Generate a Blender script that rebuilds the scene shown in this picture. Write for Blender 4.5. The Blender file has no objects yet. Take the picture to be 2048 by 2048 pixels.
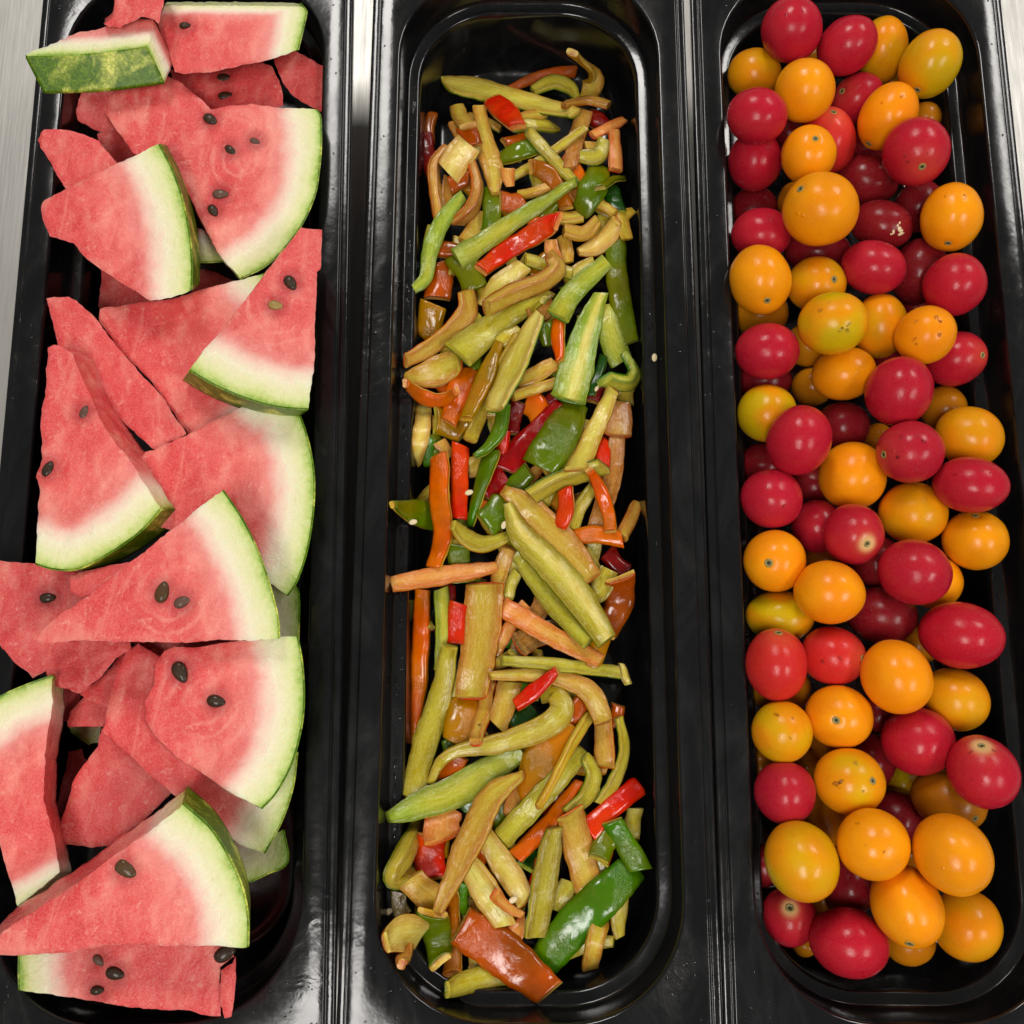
import bpy, bmesh, math, random
import numpy as np
from mathutils import Vector, noise, Matrix
from mathutils.geometry import delaunay_2d_cdt

random.seed(7)
R = math.radians
C = bpy.context.scene.collection
SC = bpy.context.scene

# ------------------------------------------------------------------ camera
FPX, TH, CH = 2100.0, R(12.59), 0.4716
CAM = Vector((0, 0, CH))
FWD = Vector((0, math.sin(TH), -math.cos(TH)))
UPV = Vector((0, math.cos(TH), math.sin(TH)))
RGT = Vector((1, 0, 0))
cam = bpy.data.cameras.new('camera')
cam.sensor_width = 36; cam.lens = FPX / 2048 * 36
cam.clip_start = 0.01; cam.clip_end = 50
camo = bpy.data.objects.new('camera', cam); C.objects.link(camo)
camo.location = CAM; camo.rotation_euler = (TH, 0, 0)
SC.camera = camo

def ray(px, py):
    return FWD + RGT * ((px - 1024) / FPX) + UPV * ((1024 - py) / FPX)
def P(px, py, z):
    d = ray(px, py)
    return CAM + d * ((z - CH) / d.z)
CROPS = {'A': (1348, 0), 'B': (1348, 650), 'C': (1348, 1348), 'P1': (700, 0), 'P2': (700, 600), 'P3': (700, 1348),
         'M1': (0, 0), 'M2': (0, 700), 'M3': (0, 1348)}
S = 2.76
def cp(c, x, y):
    o = CROPS[c]
    return o[0] + x / S, o[1] + y / S

# ------------------------------------------------------------------ helpers
def lin(r, g, b):
    def f(c):
        c /= 255
        return c / 12.92 if c <= .04045 else ((c + .055) / 1.055) ** 2.4
    return (f(r), f(g), f(b))
def tag(o, label=None, cat=None, group=None, kind=None):
    if label: o['label'] = label
    if cat: o['category'] = cat
    if group: o['group'] = group
    if kind: o['kind'] = kind
    return o
def empty(name, loc):
    o = bpy.data.objects.new(name, None); C.objects.link(o); o.location = loc
    o.empty_display_size = .01
    return o
def mesh_obj(name, verts, faces, mat, parent=None, smooth=True, sharp=None):
    me = bpy.data.meshes.new(name)
    me.from_pydata([tuple(v) for v in verts], [], faces)
    me.materials.append(mat)
    if smooth: me.polygons.foreach_set('use_smooth', [True] * len(me.polygons))
    me.update()
    if sharp:
        sh = set(sharp)
        at = me.attributes.new('sharp_edge', 'BOOLEAN', 'EDGE')
        at.data.foreach_set('value', [tuple(sorted(e.vertices)) in sh for e in me.edges])
    o = bpy.data.objects.new(name, me); C.objects.link(o)
    if parent is not None:
        o.parent = parent
    return o
def fattr(o, name, vals):
    a = o.data.attributes.new(name, 'FLOAT', 'POINT'); a.data.foreach_set('value', list(vals))
def vattr(o, name, vals):
    a = o.data.attributes.new(name, 'FLOAT_VECTOR', 'POINT')
    a.data.foreach_set('vector', [c for v in vals for c in v])
def cattr(o, name, vals):
    a = o.data.attributes.new(name, 'FLOAT_COLOR', 'POINT')
    a.data.foreach_set('color', [c for v in vals for c in (v[0], v[1], v[2], 1)])

# ------------------------------------------------------------------ material kit
class NT:
    def __init__(s, name):
        s.m = bpy.data.materials.new(name); s.m.use_nodes = True
        s.t = s.m.node_tree; s.b = s.t.nodes['Principled BSDF']
    def n(s, typ, **k):
        nd = s.t.nodes.new(typ)
        for a, v in k.items():
            if a.startswith('i_'):
                nd.inputs[a[2:].replace('_', ' ')].default_value = v
            else: setattr(nd, a, v)
        return nd
    def l(s, a, b): s.t.links.new(a, b)
    def set(s, **k):
        for a, v in k.items(): s.b.inputs[a.replace('_', ' ')].default_value = v
    def attr(s, name): return s.n('ShaderNodeAttribute', attribute_name=name)
    def noise(s, scale, detail=4, rough=.55, vec=None, dist=0):
        nd = s.n('ShaderNodeTexNoise'); nd.inputs['Scale'].default_value = scale
        nd.inputs['Detail'].default_value = detail; nd.inputs['Roughness'].default_value = rough
        nd.inputs['Distortion'].default_value = dist
        if vec is not None: s.l(vec, nd.inputs['Vector'])
        return nd
    def coord(s, which='Object'):
        return s.n('ShaderNodeTexCoord').outputs[which]
    def math(s, op, a, b=None, clamp=False):
        nd = s.n('ShaderNodeMath', operation=op, use_clamp=clamp)
        for i, v in enumerate((a, b)):
            if v is None: continue
            if isinstance(v, (int, float)): nd.inputs[i].default_value = v
            else: s.l(v, nd.inputs[i])
        return nd.outputs[0]
    def maprange(s, v, a, b, c=0., d=1.):
        nd = s.n('ShaderNodeMapRange'); s.l(v, nd.inputs[0])
        for i, x in enumerate((a, b, c, d)): nd.inputs[i + 1].default_value = x
        return nd.outputs[0]
    def mix(s, fac, a, b, mode='MIX'):
        nd = s.n('ShaderNodeMix', data_type='RGBA', blend_type=mode)
        for i, v in ((0, fac), (6, a), (7, b)):
            if isinstance(v, (int, float)): nd.inputs[i].default_value = v
            elif isinstance(v, tuple): nd.inputs[i].default_value = (*v, 1) if len(v) == 3 else v
            else: s.l(v, nd.inputs[i])
        return nd.outputs[2]
    def ramp(s, v, pts):
        nd = s.n('ShaderNodeValToRGB'); el = nd.color_ramp.elements
        while len(el) < len(pts): el.new(.5)
        for e, (p, c) in zip(el, pts): e.position = p; e.color = (*c, 1)
        s.l(v, nd.inputs[0]); return nd.outputs[0]
    def bump(s, h, strength=.3, dist=.001, prev=None):
        nd = s.n('ShaderNodeBump'); nd.inputs['Strength'].default_value = strength
        nd.inputs['Distance'].default_value = dist; s.l(h, nd.inputs['Height'])
        if prev is not None: s.l(prev, nd.inputs['Normal'])
        return nd.outputs[0]
    def scaled(s, vec, sc, rot=(0, 0, 0)):
        nd = s.n('ShaderNodeMapping'); nd.inputs['Scale'].default_value = sc
        nd.inputs['Rotation'].default_value = rot
        s.l(vec, nd.inputs['Vector']); return nd.outputs[0]

def mat_pan():
    t = NT('black_plastic'); co = t.coord()
    big = t.noise(18, 5, .6, co).outputs[0]
    smear = t.noise(38, 6, .7, t.scaled(co, (1, .45, 1)), 1.2).outputs[0]
    c = t.mix(t.maprange(smear, .45, .75), (.0052, .0053, .0057), (.0125, .0125, .013))
    t.l(c, t.b.inputs['Base Color'])
    r = t.math('ADD', t.maprange(big, .35, .7, .09, .2), t.maprange(smear, .5, .8, 0, .12))
    t.l(r, t.b.inputs['Roughness'])
    # scratches
    w1 = t.noise(300, 3, .5, t.scaled(co, (1, .04, 1), (0, 0, .5))).outputs[0]
    w2 = t.noise(40, 4, .6, co).outputs[0]
    drops = t.n('ShaderNodeTexVoronoi', feature='F1'); drops.inputs['Scale'].default_value = 190
    t.l(co, drops.inputs['Vector'])
    patch = t.maprange(t.noise(14, 3, .6, co).outputs[0], .56, .66)
    dsz = t.maprange(t.noise(160, 2, .5, co).outputs[0], .5, .72, 0, .0022)
    d = t.math('SUBTRACT', dsz, t.math('MULTIPLY', drops.outputs['Distance'], .0052))
    d = t.math('MULTIPLY', t.math('MAXIMUM', d, 0), patch)
    n = t.bump(w2, .10, .002)
    n = t.bump(t.maprange(w1, .66, .8), .05, .0002, n)
    n = t.bump(t.math('MULTIPLY', d, 600), .8, .0006, n)
    rip = t.math('MULTIPLY', t.noise(110, 3, .5, co, 1.2).outputs[0], t.maprange(t.noise(11, 3, .6, co).outputs[0], .52, .62))
    n = t.bump(rip, .2, .0012, n)
    t.l(n, t.b.inputs['Normal'])
    t.set(IOR=1.5)
    return t.m
def mat_steel():
    t = NT('brushed_steel'); co = t.coord()
    br = t.noise(900, 3, .6, t.scaled(co, (1, .03, 1))).outputs[0]
    cl = t.noise(22, 6, .65, t.scaled(co, (1, .5, 1))).outputs[0]
    sc = t.noise(350, 2, .5, t.scaled(co, (1, .02, 1), (0, 0, .25))).outputs[0]
    fine = t.noise(1800, 2, .5, co).outputs[0]
    f = t.math('ADD', t.math('MULTIPLY', br, .55), t.math('MULTIPLY', cl, .45))
    c = t.mix(t.maprange(f, .35, .65), (.40, .386, .36), (.54, .525, .49))
    c = t.mix(t.maprange(sc, .66, .74), c, (.55, .53, .5))
    c = t.mix(t.maprange(fine, .6, .75, 0, .35), c, (.55, .53, .5))
    t.l(c, t.b.inputs['Base Color']); t.set(Metallic=.85)
    t.l(t.maprange(f, .3, .7, .52, .42), t.b.inputs['Roughness'])
    t.l(t.bump(br, .25, .0002), t.b.inputs['Normal'])
    return t.m
def mat_flesh_melon():
    t = NT('watermelon_flesh'); co = t.coord()
    rd = t.attr('rd').outputs['Fac']; pit = t.attr('pit').outputs['Fac']; tone = t.attr('tone').outputs['Fac']
    n1 = t.noise(70, 5, .6, co, .4).outputs[0]
    n2 = t.noise(420, 4, .6, co).outputs[0]
    v = t.math('ADD', rd, t.math('MULTIPLY', t.math('SUBTRACT', n1, .5), 8))
    v = t.math('ADD', v, t.math('MULTIPLY', t.math('SUBTRACT', n2, .5), 3.0))
    v = t.math('MULTIPLY', v, 1 / 40.)
    c = t.ramp(v, [(0, lin(140, 182, 62)), (.035, lin(192, 214, 118)), (.11, lin(226, 232, 170)), (.27, lin(242, 236, 204)),
                   (.38, lin(243, 206, 188)), (.50, lin(236, 138, 130)), (.70, lin(238, 116, 108)), (1., lin(232, 90, 88))])
    inner = t.maprange(rd, 15, 24)
    # deep and pale patches inside the flesh
    n3 = t.noise(30, 5, .6, co, 1.2).outputs[0]
    c = t.mix(t.math('MULTIPLY', inner, t.maprange(n3, .47, .64, 0, .7)), c, lin(208, 38, 46))
    c = t.mix(t.math('MULTIPLY', inner, t.maprange(n3, .47, .34, 0, .75)), c, lin(246, 156, 140))
    c = t.mix(t.maprange(rd, 24, 72, 0, .55), c, lin(212, 46, 56))
    # soft pale streaks running out from the heart
    fib = t.noise(90, 6, .68, t.scaled(co, (1, .30, .6), (0, 0, .9)), 1.1).outputs[0]
    c = t.mix(t.math('MULTIPLY', t.maprange(fib, .50, .70, 0, .5), inner), c, lin(246, 170, 150))
    c = t.mix(t.math('MULTIPLY', t.maprange(fib, .46, .34, 0, .35), inner), c, lin(206, 34, 44))
    speck = t.noise(260, 3, .7, co, .5).outputs[0]
    c = t.mix(t.math('MULTIPLY', t.maprange(speck, .60, .74, 0, .5), inner), c, lin(250, 190, 172))
    # growth rings that follow the rind
    rc = t.attr('ring').outputs['Fac']
    rg = t.math('SINE', t.math('MULTIPLY', t.math('ADD', rc, t.math('MULTIPLY', n1, 6.5)), 1.15))
    rm = t.math('MULTIPLY', t.maprange(rg, .2, 1), t.maprange(t.noise(40, 3, .5, co).outputs[0], .46, .62, 0, .34))
    rm = t.math('MULTIPLY', rm, t.math('MULTIPLY', t.maprange(rc, 5, 8), t.maprange(rc, 26, 16)))
    c = t.mix(t.math('MULTIPLY', rm, inner), c, lin(248, 172, 158))
    # grain
    g = t.noise(1500, 3, .6, co).outputs[0]
    c = t.mix(t.maprange(g, .4, .7, 0, .24), c, lin(252, 186, 172))
    c = t.mix(pit, c, lin(150, 24, 30))
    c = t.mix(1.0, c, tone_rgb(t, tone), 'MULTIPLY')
    t.l(c, t.b.inputs['Base Color'])
    t.l(t.maprange(n2, .35, .7, .10, .36), t.b.inputs['Roughness'])
    nb = t.bump(n2, .45, .0009)
    nb = t.bump(t.noise(150, 4, .6, co, .8).outputs[0], .4, .002, nb)
    nb = t.bump(g, .6, .0005, nb)
    t.l(nb, t.b.inputs['Normal'])
    t.set(Subsurface_Weight=.32, Subsurface_Radius=(.008, .0028, .0022), Subsurface_Scale=1.0, IOR=1.36)
    return t.m
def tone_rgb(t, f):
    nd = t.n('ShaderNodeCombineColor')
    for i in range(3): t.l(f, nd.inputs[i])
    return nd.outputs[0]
def mat_rind():
    t = NT('watermelon_rind'); co = t.coord()
    st = t.noise(38, 3, .6, co, .8).outputs[0]
    net = t.n('ShaderNodeTexVoronoi', feature='DISTANCE_TO_EDGE'); net.inputs['Scale'].default_value = 330
    w = t.noise(260, 3, .6, co); mx = t.mix(.25, co, w.outputs['Color'])
    t.l(t.scaled(co, (1, 1, .7)), net.inputs['Vector'])
    fine = t.noise(420, 4, .7, co, 1.2).outputs[0]
    dark = t.mix(t.maprange(fine, .42, .62), lin(66, 104, 8), lin(112, 144, 20))
    light = t.mix(t.maprange(fine, .4, .6), lin(150, 172, 36), lin(226, 228, 112))
    c = t.mix(t.maprange(st, .47, .6), dark, light)
    c = t.mix(t.math('MULTIPLY', t.maprange(net.outputs['Distance'], .10, .0), t.maprange(fine, .35, .6, 0, .6)), c, lin(38, 66, 10))
    t.l(c, t.b.inputs['Base Color']); t.set(Roughness=.38, Specular_IOR_Level=.3)
    t.l(t.bump(fine, .3, .0005), t.b.inputs['Normal'])
    return t.m
def mat_seed():
    t = NT('melon_seed_coat'); co = t.coord('Generated')
    a = t.attr('Col').outputs['Color']
    n = t.noise(9, 4, .7, co).outputs[0]
    c = t.mix(t.maprange(n, .45, .62), a, t.mix(.5, a, (.11, .055, .012)))
    t.l(c, t.b.inputs['Base Color']); t.set(Roughness=.42, Specular_IOR_Level=.28, Coat_Weight=.25, Coat_Roughness=.12)
    t.l(t.bump(n, .5, .0008), t.b.inputs['Normal'])
    return t.m
def mat_pepper_flesh():
    t = NT('pepper_flesh'); uv = t.attr('suv').outputs['Vector']
    a = t.attr('Col').outputs['Color']; co = t.coord()
    fib = t.noise(500, 5, .7, t.scaled(uv, (.16, 1, 1)), .9).outputs[0]
    big = t.noise(60, 4, .6, uv, .5).outputs[0]
    ce = t.noise(620, 3, .6, t.scaled(uv, (.5, 1, 1)), .5).outputs[0]
    c = t.mix(t.maprange(fib, .36, .68, 0, .8), t.mix(1., a, (.82, .68, .36), 'MULTIPLY'), t.mix(.10, a, (1., .92, .45)))
    c = t.mix(t.maprange(big, .45, .70, 0, .45), c, t.mix(1., a, (.86, .66, .10), 'MULTIPLY'))
    line = t.math('SUBTRACT', 1, t.math('MULTIPLY', t.math('ABSOLUTE', t.math('SUBTRACT', ce, .5)), 20), True)
    c = t.mix(t.math('MULTIPLY', line, .14), c, (.9, .8, .42))
    t.l(c, t.b.inputs['Base Color'])
    t.l(t.maprange(big, .35, .65, .07, .26), t.b.inputs['Roughness'])
    nb = t.bump(fib, .26, .0008); nb = t.bump(ce, .22, .0005, nb); nb = t.bump(t.noise(110, 3, .5, uv, .6).outputs[0], .35, .002, nb)
    t.l(nb, t.b.inputs['Normal'])
    t.set(Subsurface_Weight=.3, Subsurface_Radius=(.005, .003, .0008), Subsurface_Scale=1., IOR=1.42, Specular_IOR_Level=.55)
    return t.m
def mat_pepper_skin():
    t = NT('pepper_skin'); uv = t.attr('suv').outputs['Vector']
    a = t.attr('Col').outputs['Color']
    big = t.noise(55, 4, .6, uv, .6).outputs[0]
    med = t.noise(260, 4, .65, uv, .8).outputs[0]
    c = t.mix(t.maprange(big, .4, .65, 0, .55), a, t.mix(1., a, (.55, .62, .5), 'MULTIPLY'))
    c = t.mix(t.maprange(med, .55, .8, 0, .10), c, (.7, .45, .1))
    t.l(c, t.b.inputs['Base Color'])
    t.l(t.maprange(med, .3, .7, .07, .17), t.b.inputs['Roughness'])
    wr = t.noise(420, 4, .6, uv, 1.8).outputs[0]
    wm = t.maprange(t.noise(70, 2, .5, uv).outputs[0], .5, .62)
    nb = t.bump(med, .18, .0008); nb = t.bump(t.math('MULTIPLY', wr, wm), .55, .0012, nb)
    t.l(nb, t.b.inputs['Normal'])
    t.set(Subsurface_Weight=.1, Subsurface_Radius=(.003, .0015, .0005), Subsurface_Scale=1.)
    return t.m
def mat_tomato():
    t = NT('tomato_skin'); co = t.coord('Generated')
    a = t.attr('Col').outputs['Color']; ocd = t.n('ShaderNodeObjectInfo')
    vec = t.n('ShaderNodeVectorMath', operation='ADD'); t.l(co, vec.inputs[0]); 
    rnd = t.n('ShaderNodeCombineXYZ'); 
    t.l(t.math('MULTIPLY', ocd.outputs['Random'], 37), rnd.inputs[0]); t.l(t.math('MULTIPLY', ocd.outputs['Random'], 91), rnd.inputs[1])
    t.l(rnd.outputs[0], vec.inputs[1]); v = vec.outputs[0]
    n1 = t.noise(2.2, 3, .5, v).outputs[0]; n2 = t.noise(14, 4, .6, v).outputs[0]
    sp = t.noise(150, 2, .5, v).outputs[0]
    c = t.mix(t.maprange(n1, .35, .7, 0, .4), a, t.mix(1., a, (.80, .70, .62), 'MULTIPLY'))
    c = t.mix(t.maprange(sp, .56, .70, 0, .26), c, t.mix(.5, a, (.95, .65, .4)))
    c = t.mix(t.maprange(n2, .55, .75, 0, .2), c, t.mix(1., a, (.8, .6, .6), 'MULTIPLY'))
    # pale bloom marks
    mk = t.noise(26, 5, .7, v, .6).outputs[0]
    c = t.mix(t.maprange(mk, .70, .75, 0, .7), c, (.8, .55, .42))
    t.l(c, t.b.inputs['Base Color'])
    wet = t.maprange(t.noise(5, 3, .6, v).outputs[0], .45, .62, .2, .3)
    t.l(wet, t.b.inputs['Roughness'])
    # water beads here and there
    vo = t.n('ShaderNodeTexVoronoi'); vo.inputs['Scale'].default_value = 7; t.l(v, vo.inputs['Vector'])
    bd = t.math('MAXIMUM', t.math('SUBTRACT', t.maprange(t.noise(3.3, 2, .5, v).outputs[0], .56, .7, 0, .2), vo.outputs['Distance']), 0)
    nb = t.bump(n2, .10, .0010)
    nb = t.bump(t.math('MULTIPLY', bd, 6), .5, .0008, nb)
    nb = t.bump(sp, .05, .0002, nb)
    t.l(nb, t.b.inputs['Normal'])
    t.set(Subsurface_Weight=.2, Subsurface_Radius=(.005, .0018, .0008), Subsurface_Scale=1., IOR=1.42,
          Coat_Weight=.0, Specular_IOR_Level=.31)
    return t.m
def mat_scar():
    t = NT('stem_scar_cork'); a = t.attr('Col').outputs['Color']
    n = t.noise(2500, 3, .6, t.coord()).outputs[0]
    t.l(t.mix(t.maprange(n, .35, .65), t.mix(1., a, (.6, .6, .5), 'MULTIPLY'), a), t.b.inputs['Base Color']); t.set(Roughness=.6)
    t.l(t.bump(n, .6, .0005), t.b.inputs['Normal'])
    return t.m
def mat_plain(name, col, rough=.4):
    t = NT(name); n = t.noise(700, 3, .6, t.coord()).outputs[0]
    t.l(t.mix(n, col, tuple(c * .8 for c in col)), t.b.inputs['Base Color']); t.set(Roughness=rough)
    return t.m
MP, MS, MF, MR = mat_pan(), mat_steel(), mat_flesh_melon(), mat_rind()
MSD, MPF, MPS, MT, MSC = mat_seed(), mat_pepper_flesh(), mat_pepper_skin(), mat_tomato(), mat_scar()
_w = NT('water_film'); _w.set(Transmission_Weight=1., Roughness=.02, IOR=1.33); MWA = _w.m
MWS = mat_plain('pepper_seed_coat', lin(235, 215, 170), .35)

# ------------------------------------------------------------------ pans
PW, PIN, PLEN, PCY = .0806, .0653, .2685, .1405        # half width, half opening, half length, centre y
PANS = [('L', -.1561, .0173), ('C', .0076, -.0026), ('R', .1696, -.0085)]
def rrect(hx, hy, r, n=12):
    pts = []
    for cx, cy, a0 in ((hx - r, hy - r, 0), (-(hx - r), hy - r, 90), (-(hx - r), -(hy - r), 180), (hx - r, -(hy - r), 270)):
        for i in range(n + 1):
            a = R(a0 + 90 * i / n); pts.append((cx + r * math.cos(a), cy + r * math.sin(a)))
    return pts
def loft(prof, name, parent, mat, close=False, dense=12):
    vs, fs = [], []
    n = 4 * (dense + 1)
    for hx, hy, r, z in prof:
        vs += [(x, y, z) for x, y in rrect(hx, hy, r, dense)]
    for k in range(len(prof) - 1):
        for i in range(n):
            j = (i + 1) % n
            fs.append((k * n + i, k * n + j, (k + 1) * n + j, (k + 1) * n + i))
    if close: fs.append(tuple(range((len(prof) - 1) * n, len(prof) * n)))
    o = mesh_obj(name, vs, fs, mat, parent)
    return o
IR = .049
def ins(d, z, r=None):      # loop inset by d from the opening line
    return (PIN - d, PLEN - .0157 - d, max((IR if r is None else r) - d, .004), z)
def outl(d, z, r=.013):     # loop inset by d from the outer edge
    return (PW - d, PLEN - d, max(r - d, .003), z)
def make_pan(label, x, rot):
    root = empty('food_pan', (x - PCY * math.sin(rot) * 0, PCY, 0))
    root.location = (x - PCY * math.sin(rot), PCY, 0); root.rotation_euler = (0, 0, rot)
    tag(root, label, 'food pan', 'long black plastic food pans')
    # flange with raised bead and groove
    fl = [outl(.0010, -.0058), outl(.0001, -.0052), outl(.0, -.003), outl(.0001, -.0018), outl(.0005, -.0011), outl(.0011, -.0009), outl(.0034, -.0008),
          outl(.0037, -.0009), outl(.0040, -.0012), outl(.0043, -.0012), outl(.0046, -.0006), outl(.0049, -.0001), outl(.0054, 0), outl(.0092, 0, .0145)]
    fl += [ins(-.0016, .0), ins(-.0008, -.0002), ins(-.0002, -.0008), ins(0, -.0018)]
    loft(fl, 'flange', root, MP)
    w = [ins(0, -.0018), ins(.0008, -.012), ins(.0014, -.0205), ins(.0018, -.0215), ins(.0026, -.022), ins(.0066, -.0222), ins(.0074, -.0224),
         ins(.0080, -.0232), ins(.0084, -.026)]
    loft(w, 'wall', root, MP)
    b = [ins(.0084, -.026), ins(.0105, -.050), ins(.0118, -.058), ins(.0142, -.0625), ins(.018, -.0645), ins(.024, -.065)]
    loft(b, 'basin', root, MP, close=True)
    return root
LBL = ['leftmost long black plastic pan, heaped with watermelon slices', 'middle long black plastic pan holding mixed pepper strips',
       'rightmost long black plastic pan, filled with cherry tomatoes']
for (k, x, rt), lb in zip(PANS, LBL): make_pan(lb, x, rt)

# steel counter the pans stand on
o = mesh_obj('steel_counter', [(-1.2, -1, -.0672), (1.2, -1, -.0672), (1.2, 1.4, -.0672), (-1.2, 1.4, -.0672)], [(0, 1, 2, 3)], MS, smooth=False)
tag(o, 'brushed stainless steel counter top under and beside the pans', kind='structure')

# ------------------------------------------------------------------ watermelon
def seg_dist(pts, a, b):
    ab = b - a; L = (ab ** 2).sum() + 1e-12
    t = np.clip(((pts - a) @ ab) / L, 0, 1)
    return np.sqrt(((pts - (a + t[:, None] * ab)) ** 2).sum(1))
def inside(pts, poly):
    x, y = pts[:, 0], pts[:, 1]; c = np.zeros(len(pts), bool); n = len(poly)
    for i in range(n):
        x1, y1 = poly[i]; x2, y2 = poly[(i + 1) % n]
        m = (y1 > y) != (y2 > y)
        with np.errstate(divide='ignore', invalid='ignore'):
            xi = (x2 - x1) * (y - y1) / (y2 - y1 + 1e-15) + x1
        c ^= m & (x < xi)
    return c
def seed_mesh(L, Wd, H, col, parent, pos, n, ang_dir):
    vs, fs = [], []; NU, NV = 14, 8
    t = ang_dir.normalized(); s = n.cross(t).normalized()
    for j in range(NV + 1):
        ph = math.pi * j / NV
        for i in range(NU):
            a = 2 * math.pi * i / NU
            x = math.cos(ph) * L / 2
            w = math.sin(ph) * (1 - .22 * math.cos(ph))
            vs.append(pos + t * x + s * (w * Wd / 2 * math.cos(a)) + n * (w * H / 2 * math.sin(a)))
    for j in range(NV):
        for i in range(NU):
            k = (i + 1) % NU
            fs.append((j * NU + i, j * NU + k, (j + 1) * NU + k, (j + 1) * NU + i))
    loc = parent.location
    o = mesh_obj('seed', [v - loc for v in vs], fs, MSD, parent)
    cattr(o, 'Col', [col] * len(vs))
    return o
SEEDC = {'k': (.016, .008, .004), 'b': (.07, .032, .008), 't': (.40, .26, .07), 'g': (.12, .06, .045)}
def melon(label, crop, poly, z0, off=(0, 0), th=.022, tilt=(0, 0), seeds=(), extra=(), rsc=1., lump=.0006, tone=1., name='watermelon_slice',
          taper=None, jag=.00028, ringc=None):
    pts = [cp(crop, p[0], p[1]) for p in poly]; flag = [len(p) > 2 for p in poly]
    cx = sum(p[0] for p in pts) / len(pts); cy = sum(p[1] for p in pts) / len(pts)
    O = P(cx, cy, z0)
    n = Vector((-tilt[0], -tilt[1], 1)).normalized()
    e1 = Vector((1, 0, tilt[0])).normalized(); e2 = n.cross(e1)
    def onp(px, py):
        d = ray(px, py); t = (O - CAM).dot(n) / d.dot(n); q = CAM + d * t - O
        return (q.dot(e1), q.dot(e2))
    loc = [onp(*p) for p in pts]
    ar = sum(loc[i][0] * loc[(i + 1) % len(loc)][1] - loc[(i + 1) % len(loc)][0] * loc[i][1] for i in range(len(loc)))
    if ar < 0: loc.reverse(); flag.reverse()
    N = len(loc); sid = random.random() * 100
    # resample the outline; flesh edges get a torn wobble, rind runs are smoothed
    L2 = np.array(loc)
    def cat(i, t):   # catmull-rom only through rind points
        p0, p1, p2, p3 = L2[(i - 1) % N], L2[i], L2[(i + 1) % N], L2[(i + 2) % N]
        if not flag[(i - 1) % N]: p0 = 2 * p1 - p2
        if not flag[(i + 2) % N]: p3 = 2 * p2 - p1
        return .5 * ((2 * p1) + (-p0 + p2) * t + (2 * p0 - 5 * p1 + 4 * p2 - p3) * t * t + (-p0 + 3 * p1 - 3 * p2 + p3) * t ** 3)
    out, rf = [], []
    for i in range(N):
        a, b = L2[i], L2[(i + 1) % N]; isr = flag[i] and flag[(i + 1) % N]
        d = np.linalg.norm(b - a); k = max(1, int(d / .0016)); nd = np.array([(b - a)[1], -(b - a)[0]]) / (d + 1e-9)
        for s in range(k):
            t = s / k
            q = cat(i, t) if isr else a + (b - a) * t
            if not isr and s > 0:
                q = q + nd * (jag * 1.5 * noise.noise(Vector((q[0] * 400, q[1] * 400, sid))) + jag * 2.2 * noise.noise(Vector((q[0] * 75, q[1] * 75, sid))))
            out.append(q); rf.append(isr)
    out = np.array(out); M = len(out)
    segs = [(out[i], out[(i + 1) % M]) for i in range(M) if rf[i]]
    rlines = [(s[0], s[1], rsc) for s in segs]
    for (x1, y1, x2, y2, sc) in extra:
        rlines.append((np.array(onp(*cp(crop, x1, y1))), np.array(onp(*cp(crop, x2, y2))), sc))
    step = .0017
    mn, mx = out.min(0), out.max(0)
    gx, gy = np.meshgrid(np.arange(mn[0], mx[0], step), np.arange(mn[1], mx[1], step))
    g = np.stack([gx.ravel(), gy.ravel()], 1)
    g += np.array([[random.uniform(-.0004, .0004), random.uniform(-.0004, .0004)] for _ in range(len(g))])
    g = g[inside(g, out)]
    do = np.full(len(g), 9.)
    for i in range(M): do = np.minimum(do, seg_dist(g, out[i], out[(i + 1) % M]))
    g = g[do > .0009]
    allp = np.vstack([out, g])
    res = delaunay_2d_cdt([Vector(p) for p in allp.tolist()], [(i, (i + 1) % M) for i in range(M)], [list(range(M))], 1, 1e-7)
    tv, tf = res[0], res[2]
    T = np.array([[v.x, v.y] for v in tv])
    orig = res[3]
    # index of output vert for each outline vert
    omap = {}
    for vi, ol in enumerate(orig):
        for q in ol:
            if q < M: omap[q] = vi
    def rdist(Q):
        r = np.full(len(Q), 60.)
        for a, b, sc in rlines: r = np.minimum(r, seg_dist(Q, a, b) * 1000 * sc)
        return r
    eb = np.full(len(T), 9.)
    for i in range(M): eb = np.minimum(eb, seg_dist(T, out[i], out[(i + 1) % M]))
    rd = rdist(T)
    sp = []
    for s in seeds:
        q = onp(*cp(crop, s[0], s[1])); sp.append(np.array(q))
    pit = np.zeros(len(T)); ring = np.zeros(len(T))
    if ringc:
        q = np.array(onp(*cp(crop, *ringc))); ring = np.sqrt(((T - q) ** 2).sum(1)) * 1000
    for q, s in zip(sp, seeds):
        d = np.sqrt(((T - q) ** 2).sum(1)); pit = np.maximum(pit, np.clip(1 - (d - .0035) / .0045, 0, 1) * .5)
    H = []
    for k in range(len(T)):
        x, y = T[k]; fl = min(1, max(0, (rd[k] - 6) / 10))
        h = lump * (2.0 * noise.noise(Vector((x * 45, y * 45, sid))) * fl + .8 * noise.noise(Vector((x * 170, y * 170, sid + 5))) * (.3 + .7 * fl)
                    + .35 * noise.noise(Vector((x * 520, y * 520, sid + 9))))
        e = eb[k]; h -= .0007 * max(0, 1 - e / .0016) ** 2 * (1 if fl > .2 else .4)
        h -= .0011 * pit[k]
        H.append(h)
    root = empty(name, O); tag(root, label, 'watermelon')
    verts = [e1 * T[k][0] + e2 * T[k][1] + n * H[k] for k in range(len(T))]
    V = P(cx + off[0] / S, cy + off[1] / S, z0 - th) - O
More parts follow.
